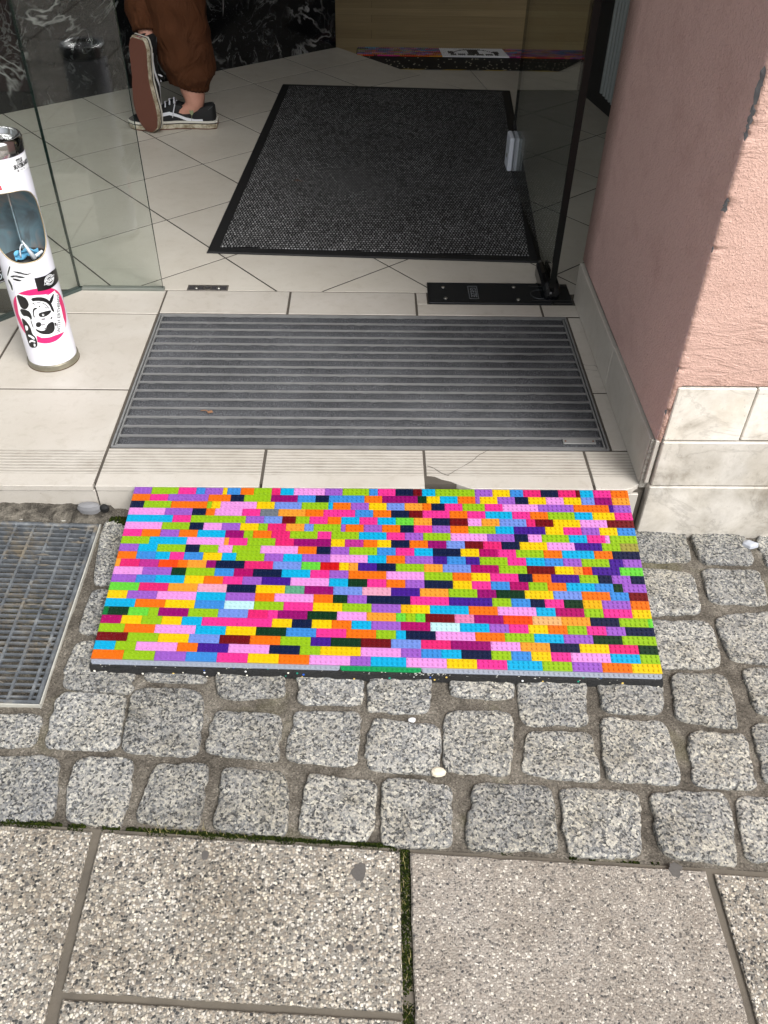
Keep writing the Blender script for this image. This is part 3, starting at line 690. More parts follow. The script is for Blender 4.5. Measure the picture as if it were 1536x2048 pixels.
pane('pane', (-1.36, 1.25), (-.7115, 1.9265), .006, 3.3, .008, GLASS, GEDGE, g2)
dd = Vector((.6475, .6755)).normalized(); nn = Vector((-dd.y, dd.x))
b = MB(); P0 = Vector((-1.36, 1.25)); P1 = Vector((-.7095, 1.9285))
A = [P0-nn*.008, P1-nn*.008, P1+nn*.008, P0+nn*.008]
b.add([(a.x, a.y, -.001) for a in A]+[(a.x, a.y, .0065) for a in A], [(3,2,1,0),(4,5,6,7),(0,1,5,4),(1,2,6,5),(2,3,7,6),(3,0,4,7)]); b.build('bottom_channel', simple('dark_channel', (62, 74, 70), .5, var=.3), g2)
g3_ = empty('shop_window', (-3, 1.25, 0)); tag(g3_, 'long front shop window left of the entrance, outside the picture', 'window')
pane('pane', (-6, 1.25), (-1.365, 1.25), .006, 3.3, .008, GLASS, GEDGE, g3_)
b = MB(); b.box((-6, 1.243, -.15), (-1.76, 1.257, .006)); b.build('bottom_channel', BLACKP, g3_)
# door leaf, opened inwards
door = empty('glass_door', (.44, 1.915, 0)); tag(door, 'open clear glass door leaf with black corner fitting and pale lock', 'door')
DX = .4405
pane('pane', (DX, 1.908), (DX+.004, 2.768), .010, 2.3, .0085, GLASSD, GEDGED, door)
b = MB(); # bottom pivot patch: two rounded cheeks and a heel
for s in (-1, 1):
    rings = []
    for y, h, t in ((1.893, .012, .008), (1.897, .030, .014), (1.91, .040, .0175), (1.96, .042, .0175), (2.02, .040, .0165), (2.038, .036, .014), (2.042, .030, .010)):
        x0 = DX + s*.0045; x1 = DX + s*(.0045+t)
        rings.append([Vector((x0, y, .004)), Vector((x1, y, .004)), Vector((x1, y, h*.7)), Vector((x0+(x1-x0)*.7, y, h*.93)), Vector((x0+(x1-x0)*.3, y, h)), Vector((x0, y, h))])
    b.loft(rings, 0)
b.lathe([(0, .002), (.019, .002), (.019, .018), (.016, .022), (0, .022)], (DX, 1.912, 0), 20)
b.build('pivot_fitting', simple('black_gloss_metal', (18, 19, 22), .18, .3, spec=.7), door, smooth=False)
b = MB(); b.box((DX-.0075, 1.9005, .03), (DX+.0075, 1.9085, 2.3)); b.build('edge_seal', GEDGED, door)
b = MB()
for s in (-1, 1): b.bbox((DX+.004+min(s*.0048, s*.019), 2.700, .012), (DX+.004+max(s*.0048, s*.019), 2.772, .112), .0025)
lock = b.build('lock', ALUL, door)
b = MB(); b.lathe([(0, 0), (.006, 0), (.006, .002), (0, .002)], (0, 0, 0), 14)
o = b.build('lock_cylinder', STEEL, lock); o.matrix_local = Matrix.Translation((DX+.004-.0205, 2.735, .05)) @ Matrix.Rotation(math.pi/2, 4, 'Y')
# ---- floor closer
fc = empty('floor_closer', (.3, 1.92, 0)); tag(fc, 'black floor door closer cover plate under the glass door hinge', 'door closer')
b = MB(); b.bbox((.1415, 1.8735, -.01), (.4415, 1.9735, .0035), .0015); b.build('cover_plate', simple('worn_black_cover', (44, 47, 50), .42, .5, var=.5, bs=.1), fc)
b = MB()
b.box((.1415, 1.8735, .0036), (.1475, 1.9735, .0046)); b.box((.1475, 1.8735, .0036), (.4415, 1.8765, .0046)); b.box((.1475, 1.9705, .0036), (.4415, 1.9735, .0046))
b.build('rim', simple('black_rim', (16, 17, 19), .5), fc)
b = MB(); b.bbox((.4435, 1.876, -.01), (.4925, 1.975, .003), .001); b.bbox((.395, 1.883, .0037), (.49, 1.8875, .006), .0006); b.bbox((.395, 1.956, .0037), (.485, 1.9615, .006), .0006); b.bbox((.43, 1.975, .001), (.468, 1.990, .005), .001)
b.build('spindle_cover', BLACKP, fc)
b = MB()
b.lathe([(.024, .0036), (.024, .0052), (.021, .0052), (.021, .0036)], (.417, 1.918, 0), 24); b.build('spindle_ring', simple('dull_ring', (60, 62, 64), .4, .3), fc, smooth=True)
for (x, y) in ((.181, 1.951), (.184, 1.895), (.357, 1.955), (.361, 1.892)):
    b = MB(); b.lathe([(0, .0037), (.0052, .0037), (.0046, .0048), (.0022, .0048), (.0022, .0042), (0, .0042)], (x, y, 0), 14); b.build('screw', STEEL, fc)
def text_mesh(s, font_scale=1.0, bold=0.0, ext=0):
    cu = bpy.data.curves.new('t', 'FONT'); cu.body = s; cu.size = font_scale; cu.align_x = 'CENTER'; cu.align_y = 'CENTER'; cu.offset = bold; cu.resolution_u = 3
    cu.extrude = ext
    o = bpy.data.objects.new('t', cu); COL.objects.link(o); bpy.context.view_layer.update()
    me = bpy.data.meshes.new_from_object(o.evaluated_get(bpy.context.evaluated_depsgraph_get()))
    V = [v.co.copy() for v in me.vertices]; F = [tuple(p.vertices) for p in me.polygons]
    bpy.data.objects.remove(o); bpy.data.curves.remove(cu); bpy.data.meshes.remove(me); return V, F
V, F = text_mesh('GEZE', .0205, .0002)
b = MB(); M = Matrix.Translation((.2535, 1.925, .0039)) @ Matrix.Rotation(-math.pi/2, 4, 'Z'); b.add([M @ v for v in V], F)
for (x0, y0, x1, y1) in ((.242, 1.893, .243, 1.957), (.264, 1.893, .265, 1.957), (.242, 1.893, .265, 1.894), (.242, 1.956, .265, 1.957)): b.box((x0, y0, .0037), (x1, y1, .0041))
b.build('maker_logo', simple('logo_grey', (120, 124, 128), .5), fc)
# ---- strike plate
sp = empty('strike_plate', (-.4, 1.94, 0)); tag(sp, 'small steel floor lock plate set in the tiles at the doorway', 'lock plate')
b = MB(); b.bbox((-.450, 1.9265, -.006), (-.350, 1.9555, .0012), .0006); b.build('plate', simple('dull_steel', (138, 132, 124), .45, .6, var=.5), sp)
b = MB(); b.box((-.446, 1.9300, .0012), (-.354, 1.9480, .0016)); b.build('insert', simple('dark_insert', (66, 64, 66), .5, .2), sp)
b = MB(); b.lathe([(.0105, .0017), (.0105, .0026), (.007, .0026), (.007, .0017)], (-.400, 1.939, 0), 20)
b.build('keeper_ring', STEEL, sp)
for x in (-.428, -.373): 
    b = MB(); b.lathe([(0, .0018), (.0055, .0018), (.0045, .0030), (.002, .0030), (.002, .0021), (0, .0021)], (x, 1.939, 0), 16); b.build('screw', STEEL, sp)
# ---- radiator behind the door
rad = empty('radiator', (.86, 3.0, 0)); tag(rad, 'white ribbed radiator on the wall in the dark gap beside the pillar', 'radiator')
RADM = simple('radiator_white', (150, 155, 156), .4)
pa, pb = Vector(Zp((1206, 186), .07)[:2]), Vector(Zp((1262, 248), .07)[:2]); 
b = MB(); 
NC = 11
for k in range(NC):
    c = pa.lerp(pb, k/(NC-1)); dr = (pb-pa).normalized(); nr = Vector((-dr.y, dr.x)); 
    if nr.x < 0: nr = -nr
    wd = (pb-pa).length/(NC-1)*.38
    A = [c-dr*wd, c-dr*wd*.4-nr*.012, c+dr*wd*.4-nr*.012, c+dr*wd, c+dr*wd+nr*.07, c-dr*wd+nr*.07]
    b.loft([[Vector((a.x, a.y, z)) for a in A] for z in (.07, .67)], 0)
b.build('column', RADM, rad)
for z in (.12, .62):
    b = MB(); c0, c1 = pa+nr*.035, pb+nr*.035; b.tube([(c0.x, c0.y, z), (c1.x, c1.y, z)], .018, 10); b.build('header_pipe', RADM, rad)
b = MB(); c0 = pa-dr*.05+nr*.03; b.lathe([(0, .53), (.02, .53), (.024, .54), (.024, .60), (.02, .61), (0, .61)], (c0.x, c0.y, 0), 16); b.build('valve', simple('valve_plastic', (170, 165, 150), .5), rad)
c1 = pb+nr*.09; c0 = pa+nr*.09-dr*.3
wall('dark_wall', (c0.x, c0.y), (c1.x+.15, c1.y-.5), -.05, 2.7, DPLAS, .1, 'dark wall that carries the white radiator', -1)
# ================================================================== MATS
dm = empty('door_mat', (.05, 2.8, 0)); tag(dm, 'large dark grey ribbed doormat with black rubber border on the inner tiles', 'doormat')
q = [Vector(Zp(p)[:2]) for p in ((413, 507), (1083, 527), (1020, 183), (565, 170))]
b = MB(); b.prism([tuple(v) for v in q], .0045, .0042, .003); b.build('rubber_border', RUB, dm)
inn = inset([tuple(v) for v in q], .031)
b = MB(); b.prism(inn, .0068, .004, .0012); 
ca = b.build('carpet', DMAT, dm)
ra = math.atan2(q[1].y-q[0].y, q[1].x-q[0].x)
# leaf scrap on the mat
lf = MB(); c = Zp((597, 363), .008); lf.add([(c.x-.018, c.y+.004, .009), (c.x-.004, c.y+.006, .0125), (c.x+.016, c.y-.004, .010), (c.x, c.y-.005, .011)], [(0, 3, 2, 1)])
tag(lf.build('leaf_scrap', simple('dry_leaf', (74, 58, 50), .9)), 'tiny dry brown leaf scrap lying on the dark doormat', 'leaf')
# recessed entrance mat
em = empty('entrance_mat', (0, 1.55, 0)); tag(em, 'recessed entrance mat of grey felt strips between aluminium rails', 'entrance mat')
ex0, ex1, ey0, ey1 = -.4945, .4640, 1.3035, 1.8125
b = MB(); t = .0035
for a, c in (((ex0, ey0), (ex1, ey0+t)), ((ex0, ey1-t), (ex1, ey1)), ((ex0, ey0+t), (ex0+t, ey1-t)), ((ex1-t, ey0+t), (ex1, ey1-t))): b.box((a[0], a[1], -.03), (c[0], c[1], .0006))
t2 = .0028
for a, c in (((ex0+.0065, ey0+.0065), (ex0+.0065+t2, ey1-.0065)), ((ex1-.0065-t2, ey0+.0065), (ex1-.0065, ey1-.0065))): b.box((a[0], a[1], -.02), (c[0], c[1], .0002))
b.build('frame', ALU, em)
b = MB(); b.box((ex0+t, ey0+t, -.029), (ex1-t, ey1-t, -.015)); b.build('tray', DARK, em)
NS_ = 16; X0, X1 = ex0+.011, ex1-.011; Y0, Y1 = ey0+.006, ey1-.006; pit = (Y1-Y0)/NS_
for k in range(NS_):
    b = MB(); ya = Y0+k*pit+.0042; yb = Y0+(k+1)*pit-.0022; N = 160; rings = []
    for i in range(N+1):
        x = X0+(X1-X0)*i/N; zt = -.0022+.0014*hn(x, ya, 60, k)
        rings.append([Vector((x, ya, -.014)), Vector((x, ya+.0006*hn(x, ya, 200, 1), zt-.0012)), Vector((x, ya+.003, zt)), Vector((x, yb-.003, zt+.0004)), Vector((x, yb+.0012*hn(x, yb, 90, 6), zt-.001)), Vector((x, yb, -.014))])
    b.loft(rings, 0, (True, True), True); b.build('felt_strip', FELT, em, smooth=True)
for k in range(NS_+1):
    y = Y0+k*pit+ (0 if k else 0); b = MB()
    b.box((X0-.002, y-.0020, -.014), (X1+.002, y+.0004, .0003)); b.box((X0-.002, y+.0012, -.014), (X1+.002, y+.0034, -.0009))
    b.box((X0-.0019, y-.0019, -.0141), (X1+.0019, y+.0033, -.006)); b.build('rail', ALU, em)
c0, c1 = Zp((1127, 888)), Zp((1190, 880)); b = MB(); b.bbox((c0.x, c0.y, -.001), (c1.x, c0.y+.0155, .0012), .0006)
np_ = b.build('name_plate', simple('scratched_plate', (150, 150, 148), .5, .2, var=.5), em)
for x in (c0.x+.005, c1.x-.005): 
    b = MB(); b.lathe([(0, .0013), (.0022, .0013), (.0015, .0022), (0, .0022)], (x, c0.y+.008, 0), 10); b.build('rivet', simple('rusty_rivet', (92, 62, 44), .8), np_)
# small litter: twig and leaf on entrance mat
b = MB(); p = Zp((402, 822), .002); b.tube([(p.x, p.y, .003), (p.x+.009, p.y-.001, .005), (p.x+.016, p.y-.003, .003)], .0009, 5)
b.add([(p.x+.012, p.y-.002, .003), (p.x+.022, p.y-.001, .005), (p.x+.026, p.y-.007, .004), (p.x+.016, p.y-.009, .003)], [(0, 1, 2, 3)])
tag(b.build('withered_twig', simple('withered_leaf', (132, 96, 70), .9)), 'small withered twig with a brown leaf on the striped entrance mat', 'twig')
for nm, px, lab, s, cl in (('pebble', (876, 1546), 'flat cream pebble lying in the joint between the cobbles', .0115, (222, 212, 190)), ('pebble', (824, 1441), 'small white pebble between two cobbles in front of the ramp', .006, (226, 226, 228)), ('stone_shard', (1498, 1092), 'pointed pale grey stone shard lying near the plinth at the right edge', .016, (178, 182, 190)), ('flat_stone', (1495, 1056), 'small flat brown stone against the foot of the marble plinth', .013, (150, 118, 92))):
    c = Gp(px); b = MB(); rs = []
    for k, (rr, zh) in enumerate(((.6, -.002), (1, .0015), (.9, .005), (.5, .007))):
        rs.append([Vector((c.x+math.cos(a*math.pi/5)*s*rr*(1+.25*noise.noise(Vector((a, s*100, 2))))*(1 if nm != 'stone_shard' else (.6 if a % 5 in (1, 2, 3) else 1.0)), c.y+math.sin(a*math.pi/5)*s*rr*.7*(1+.25*noise.noise(Vector((a, s*100, 7)))), gz(c.x, c.y)+zh*s/.011)) for a in range(10)])
    b.loft(rs, 0); tag(b.build(nm, simple('stone_'+str(cl[0]), cl, .8, var=.3, bs=.4)), lab, 'stone')
# ================================================================== DRAIN GRATING
gt = empty('drain_grating', (-.75, .97, -.06)); tag(gt, 'galvanised steel drain grating let into the cobbles left of the ramp', 'grating')
gx0, gx1, gy0, gy1 = -1.30, -.4935, .7655, 1.156
sh = lambda x, y, z: (x, y, gz(x, y)+z)
def gbox(mb, x0, x1, y0, y1, z0, z1, mi=0):
    vs = [sh(x0,y0,z0), sh(x1,y0,z0), sh(x1,y1,z0), sh(x0,y1,z0), sh(x0,y0,z1), sh(x1,y0,z1), sh(x1,y1,z1), sh(x0,y1,z1)]
    mb.add(vs, [(3,2,1,0),(4,5,6,7),(0,1,5,4),(1,2,6,5),(2,3,7,6),(3,0,4,7)], mi)
b = MB(); t = .0085
for k in range(4):
    (xa, ya), (xb, yb) = ((gx0, gy0), (gx1, gy0), (gx1, gy1), (gx0, gy1))[k], ((gx1, gy0), (gx1, gy1), (gx0, gy1), (gx0, gy0))[k]
    d = Vector((xb-xa, yb-ya)).normalized(); n_ = Vector((-d.y, d.x)); rings = []
    for (x, y, e) in ((xa, ya, 1), (xb, yb, -1)):
        rings.append([Vector(sh(x+n_.x*o+d.x*e*o, y+n_.y*o+d.y*e*o, z)) for o, z in ((0, -.03), (0, -.003), (.0018, .0), (t-.002, .0), (t, -.002), (t, -.03))])
    b.loft(rings, 0, (True, True), True)
b.build('frame', GALV, gt)
b = MB(); y = gy0+.0145
while y < gy1-.012:
    gbox(b, gx0+t, gx1-t, y-.0016, y+.0016, -.0025-.0030-.005*(y-gy0)/(gy1-gy0), -.0025); y += .01125
b.build('bearing_bars', GALV, gt)
b = MB(); x = gx1-.0175
while x > gx0+.012:
    pts = []
    for i in range(2):
        yy = (gy0+t, gy1-t)[i]; pts.append(sh(x, yy, -.0050))
    gbox(b, x-.0021, x+.0021, gy0+t, gy1-t, -.0070, -.0019); x -= .0325
b.build('cross_bars', GALV, gt)
b = MB(); 
for (a0, a1, c0, c1) in ((gx0, gx1+.003, gy0-.0032, gy0-.0012), (gx1+.0013, gx1+.0032, gy0-.0045, gy1+.004), (gx0, gx1+.0042, gy1+.0015, gy1+.004)):
    gbox(b, a0, a1, c0, c1, -.03, .0015)
b.build('bearing_frame', simple('pale_zinc', (202, 200, 190), .5, .1, var=.5, bs=.3), gt)
b = MB(); r = random.Random(5)
for i in range(34):
    x = gx1-.015-abs(r.gauss(0, .055)); y = gy0+.015+r.random()*(gy1-gy0-.03)
    if hn(x, y, 8, 2) < -.05: continue
    y = gy0+.0145+round((y-gy0-.0145)/.01125)*.01125; L = r.uniform(.003, .013)
    b.tube([sh(x-L, y, -.001), sh(x, y+r.uniform(-.002, .002), .0), sh(x+L, y, -.001)], [.0006, r.uniform(.001, .0022), .0005], 5)
tag(b.build('dried_mud', simple('dried_mud', (104, 98, 88), .95, bs=.5), gt, smooth=True), kind='stuff')
b = MB(); gbox(b, gx0, gx1, gy0, gy1, -.25, -.24)
for k in ((gx0, gx0+.004, gy0, gy1), (gx1-.004, gx1, gy0, gy1), (gx0, gx1, gy0, gy0+.004), (gx0, gx1, gy1-.004, gy1)): gbox(b, *k, -.24, -.031)
b.build('shaft', simple('dark_shaft', (9, 9, 9), .9), gt)
b = MB(); c = Zp((193, 1020), -.052); rs = []
for rr, z in ((.024, -.057), (.026, -.045), (.022, -.038), (.010, -.035)):
    rs.append([Vector((c.x-.012+math.cos(a*math.pi/8)*rr*.85, c.y+math.sin(a*math.pi/8)*rr*.4, z-.001)) for a in range(16)])
b.loft(rs, 0); tag(b.build('round_pipe_cover', simple('grey_plastic', (120, 120, 122), .4)), 'half round grey pipe cap in the dirt at the corner of the drain grating', 'pipe cap')
b = MB(); rs = []
for rr, z in ((.008, -.055), (.009, -.047), (.005, -.042)):
    rs.append([Vector((c.x+.016+math.cos(a*math.pi/5)*rr*(1+.2*hn(a, 1)), c.y-.001+math.sin(a*math.pi/5)*rr*.7, z+.003)) for a in range(10)])
b.loft(rs, 0); tag(b.build('rubber_lump', RUB), 'black rubber lump beside the grey pipe cap at the grating corner', 'rubber piece')
# ================================================================== TOY BRICK RAMP
LK = .57
def dim(c): return tuple(255*((lambda l: l*12.92 if l < .0031308 else 1.055*l**(1/2.4)-.055)(lin(c)[i]*LK)) for i in range(3))
RC = {k: simple('toy_plastic_'+n_, dim(c), .32, spec=.35, var=.16, bsc=130) for k, n_, c in (
 ('P', 'lavender', (168, 100, 212)), ('L', 'lime', (160, 206, 24)), ('M', 'pink', (252, 56, 158)), ('B', 'azure', (64, 150, 232)), ('C', 'cyan', (0, 186, 238)),
 ('O', 'orange', (255, 122, 10)), ('N', 'navy', (6, 26, 68)), ('K', 'light_pink', (250, 164, 240)), ('Y', 'yellow', (255, 214, 0)), ('G', 'magenta', (160, 0, 116)),
 ('D', 'dark_red', (120, 2, 16)), ('F', 'dark_green', (4, 56, 28)), ('E', 'periwinkle', (124, 156, 238)), ('A', 'amber', (255, 168, 52)), ('V', 'violet', (72, 24, 152)),
 ('U', 'bright_green', (112, 222, 64)), ('T', 'pale_aqua', (206, 248, 252)), ('S', 'silver_grey', (122, 130, 140)), ('I', 'hot_pink', (242, 40, 122)), ('R', 'crimson_pink', (186, 0, 108)),
 ('W', 'red_orange', (255, 78, 12)), ('X', 'red', (220, 12, 20)), ('Z', 'olive_tan', (170, 162, 72)), ('z', 'peach', (248, 190, 126)), ('Q', 'rose', (250, 176, 204)),
 ('J', 'clear_pink', (240, 140, 190)), ('H', 'plum_pink', (202, 52, 156)), ('s', 'sea_green', (104, 176, 142)), ('y', 'warm_yellow', (248, 190, 8)), ('g', 'green', (0, 126, 58)))}
RBL, RBR, RFL, RFR = Vector((-.424, 1.185, .0)), Vector((.472, 1.1835, .0)), Vector((-.431, .840, -.055)), Vector((.471, .839, -.09))
def rp(s, t, h):
    u = s/112; v = t/22
    p = (RBL*(1-u)+RBR*u)*(1-v) + (RFL*(1-u)+RFR*u)*v
    n_ = ((RBR-RBL).cross(((RBL*(1-u)+RBR*u)-(RFL*(1-u)+RFR*u)))).normalized()
    return p + n_*h
ROWS = """P4 L6 M4 B2 P4 Y1 B3 O3 L4 I2 C3 K7 P4 L6 B2 M4 N4 D2 C3 L9 P4 Y4 B3 I4 N4 I4 D1 C3 M4 O4
O4 M4 P9 O5 N3 L6 G6 B4 N3 B4 B4 O4 G8 F2 Y3 C4 O4 P1 Y4 P4 N3 Y4 K4 Y4 E3 G4 A4
N3 L6 O8 L1 Y2 K8 Y4 E6 L6 C1 O4 P4 Y4 E4 A4 O2 N3 M4 L5 M4 K8 P8 O8 V1 P4
K8 P6 N3 O2 K6 M4 S4 A6 O4 M3 M4 B4 O4 N4 D3 M3 M3 O4 M4 C3 C3 M4 O4 L6 C4 Y5 M4
C10 M4 L6 L6 P4 E4 D3 L3 M4 O3 C4 M4 C4 U4 A4 N4 D4 K3 A4 E6 I2 D4 Y6 K6 D6
K8 L6 N3 K4 P4 Y4 L2 I4 A4 E2 L6 P1 O4 P4 O4 N3 M4 P4 O4 L6 C4 V7 Y4 M4 P4 Y4 B4
M4 O4 P4 O4 C6 G4 L2 O4 I4 L3 L3 M3 L6 C6 M4 P4 L6 K8 P6 N3 K3 L6 C4 M4 K1 L6
L6 C8 K8 A1 M4 L6 I4 G8 Y3 H4 O3 Y3 N4 O2 O2 G4 E4 D4 I2 I2 N4 Y6 K6 V6 L4 Z4
P4 C4 L6 N3 L4 K3 L6 K8 O4 N3 P4 L6 B4 M4 C4 N6 Y4 R4 M4 L6 O4 C7 O4 N6
O4 B4 C3 M3 B4 Y4 C3 L6 P4 C4 P6 K8 C4 O4 P6 V3 B4 V3 L6 M4 C4 B4 P4 L6 V3 P4
A1 I4 H4 W4 O2 A4 G2 N6 I6 E6 U4 X2 X2 Y2 A2 V4 N4 L6 A4 E6 R6 L6 D6 Y4 A2 W2 V6 U5
K6 P6 F3 L6 B4 R4 N6 C6 M4 P4 O8 K8 L6 O4 Y4 M6 N3 O4 V6 L4 N3 P4 N3
P5 B4 C6 Y4 O4 M4 P4 V6 K8 C4 F4 M4 O4 P4 N6 Y4 M4 B4 R4 L4 O4 C6 B4 F2 P5
U6 I6 A6 Q6 N6 Y6 s4 G6 E6 Q6 V6 A6 L6 G4 F6 Y6 E6 O6 B4 D4
Y4 P6 K8 C6 P6 O4 K8 O4 F3 P4 N9 M8 V9 L4 B4 N3 M4 F4 y4 P6 O4
C6 O6 Y6 B6 T6 L6 M6 Y4 Y2 L6 P6 y2 Y4 C8 O6 K8 C4 R6 L4 M6 Y4
g1 F4 U4 L2 G6 L6 E6 I4 M2 G6 F6 K6 A6 U2 L2 U2 D6 J4 G6 W6 z6 A6 N6 L6 U1
R4 Y4 L4 Y4 C4 M14 Y4 N4 Y4 O4 C4 P6 R6 T6 C6 P4 M4 Y4 O4 L4 M4 P4 N6
L5 O6 K8 C6 Y6 F6 B6 M6 O6 L4 C2 N6 K8 O6 L6 C6 P6 F6 L7
D6 L6 Y6 E6 D6 O6 L6 V4 F6 D6 E6 I6 G8 K6 A6 N6 Y6 I6 F4
C4 L4 K8 O4 V6 K8 N6 L4 Y8 K8 P4 B4 C4 N6 L4 B4 Y4 M4 K8 C6 L4
O6 L6 P6 B6 M6 Y6 O6 K8 P4 C7 K8 Y6 M6 C7 L6 P6 O6 Y6""".split('\n')
ramp = empty('toy_brick_ramp', (.02, 1.0, -.07)); tag(ramp, 'multicoloured toy brick ramp on black rubber leading from the cobbles up to the step', 'ramp')
PH = .0032
def plate(mb, s0, s1, t0, t1, h1, h0, fn, mi=0, studs=None, seg=12, g=.012, lip=0.0, unit=.008, thick=None, bvv=.03):
    # plate in stud units, bevelled top, with its studs; t in rows of two studs
    q = bvv; th = thick or PH
    def P(s, t, h): return fn(s, t, h + lip*((t-t0)/(t1-t0)))
    A = [(s0+g, t0+g/2), (s1-g, t0+g/2), (s1-g, t1-g/2), (s0+g, t1-g/2)]
    B = [(s0+g+q, t0+(g+q)/2), (s1-g-q, t0+(g+q)/2), (s1-g-q, t1-(g+q)/2), (s0+g+q, t1-(g+q)/2)]
    vs = [P(s, t, h1-th) for s, t in A] + [P(s, t, h1-q*unit) for s, t in A] + [P(s, t, h1) for s, t in B]
    fs = [(8, 11, 10, 9)]+[(k*4+j, k*4+4+j, k*4+4+(j+1) % 4, k*4+(j+1) % 4) for k in range(2) for j in range(4)]
    mb.add(vs, fs, mi)
    rr = .0024/unit; n_s = int(round(s1-s0)); nt_ = max(1, int(round((t1-t0)*2)))
    for i in range(n_s):
        for j in range(nt_):
            cs, ct = s0+.5+i, t0+.25+.5*j; vs = []
            for r_, hh in ((rr, 0), (rr, .0013), (rr*.88, .0017)):
                for k in range(seg):
                    a = 2*math.pi*k/seg; vs.append(P(cs+r_*math.cos(a), ct+r_*.5*math.sin(a), h1+hh))
            fs = [tuple(2*seg+k for k in range(seg-1, -1, -1))]
            for l in range(2):
                for k in range(seg): fs.append((l*seg+k, (l+1)*seg+k, (l+1)*seg+(k+1) % seg, l*seg+(k+1) % seg))
            mb.add(vs, fs, mi)
keys = list(RC); rest = MB(); nparts = 0; random.seed(11)
for r in range(21, -1, -1):
    s = 0
    for tok in ROWS[r].split():
        c, n_ = tok[0], int(tok[1:]); dh = random.uniform(-.00025, .00025) + (.0005*(r < 9)*random.random() if s < 80 else 0); lip = random.uniform(.0001, .0007)
        # long runs are several plates laid end to end
        segs = [n_] if n_ <= 8 else [n_//2, n_-n_//2]
        for m_ in segs:
            if nparts < 100:
                b = MB(); plate(b, s, s+m_, r, r+1, dh, 0, rp, 0, lip=lip); b.build('toy_brick', RC[c], ramp); nparts += 1
            else: plate(rest, s, s+m_, r, r+1, dh, 0, rp, keys.index(c), lip=lip)
            s += m_
tag(rest.build('toy_bricks', [RC[k] for k in keys], ramp), kind='stuff')
BPG = simple('toy_plastic_pale_grey', (132, 138, 150), .35)
for s0, s1, mt in ((0, 48, BPG), (48, 64, simple('toy_plastic_baseplate_green', (0, 122, 66), .35)), (64, 112, BPG)):
    b = MB(); A = []
    n_c = 5; R_ = .6
    for (cs, ct, a0) in ((s1-R_-.02, 22.5-R_/2, 0), (s0+R_+.02, 22.5-R_/2, 1)):
        for k in range(n_c):
            a = math.pi/2*k/(n_c-1) + a0*math.pi/2; A.append((cs+R_*math.cos(a), ct+R_*.5*math.sin(a)))
    A += [(s0+.02, .1), (s1-.02, .1)]
    n_ = len(A); vs = [rp(a, t, -PH-.0016) for a, t in A]+[rp(a, t, -PH) for a, t in A]
    b.add(vs, [tuple(range(2*n_-1, n_-1, -1))]+[(j, j+n_, (j+1) % n_+n_, (j+1) % n_) for j in range(n_)])
    for i in range(int(s1-s0)):
        cs, ct = s0+.5+i, 22.25; vs = []
        for r_, hh in ((.3, 0), (.3, .0013), (.264, .0017)):
            for k in range(12): a = 2*math.pi*k/12; vs.append(rp(cs+r_*math.cos(a), ct+r_*.5*math.sin(a), -PH+hh))
        b.add(vs, [tuple(24+k for k in range(11, -1, -1))]+[(l*12+k, (l+1)*12+k, (l+1)*12+(k+1) % 12, l*12+(k+1) % 12) for l in range(2) for k in range(12)])
    b.build('baseplate', mt, ramp)
b = MB(); NX_ = 90; NT_ = 6; rows_ = []
ts = [.05, 8, 16, 22.3, 22.62, 22.8]
for t in ts:
    row = []
    for i in range(NX_+1):
        s = 112*i/NX_; e = .0016*hn(s*.05, t, 20, 3)
        row.append(rp(s - .05 + .1*i/NX_, t + (e*60 if t > 22.7 else 0), -PH-.0017 - (.0012*abs(hn(s*.3, t, 3, 1)) if t > 22.5 else 0)))
    rows_.append(row)
bot = [Vector((p.x, p.y-.0035, gz(p.x, p.y)-.002)) for p in rows_[-1]]; rows_.append(bot)
rows_.append([Vector((p.x, 1.183, -.12)) for p in rows_[0]])
vs = [p for r_ in rows_ for p in r_]; fs = []
L_ = NX_+1
for k in range(len(rows_)-1):
    for i in range(NX_): fs.append((k*L_+i, k*L_+L_+i, k*L_+L_+i+1, k*L_+i+1))
b.add(vs, fs); b.add([rows_[k][0] for k in range(len(rows_))], [tuple(range(len(rows_)))]); b.add([rows_[k][-1] for k in range(len(rows_))], [tuple(range(len(rows_)-1, -1, -1))])
wd = b.build('rubber_wedge', RUBSP, ramp)
# dried glue and chips along the baseplate edge
b = MB(); random.seed(5)
for i in range(70):
    s = random.choice([random.uniform(60, 70), random.uniform(0, 112)]); z = random.uniform(.0005, .0018); p = rp(s, 22.5+random.uniform(-.02, .28), -PH-.0012)
    vs = [(p.x+random.uniform(-1, 1)*z*1.6, p.y+random.uniform(-1, 1)*z, p.z+random.uniform(0, .0008)) for _ in range(5)]; b.add(vs, [(0, 1, 2), (0, 2, 3), (0, 3, 4), (0, 4, 1)])
tag(b.build('glue_spot', simple('dried_glue', (180, 180, 174), .6), ramp), kind='stuff')
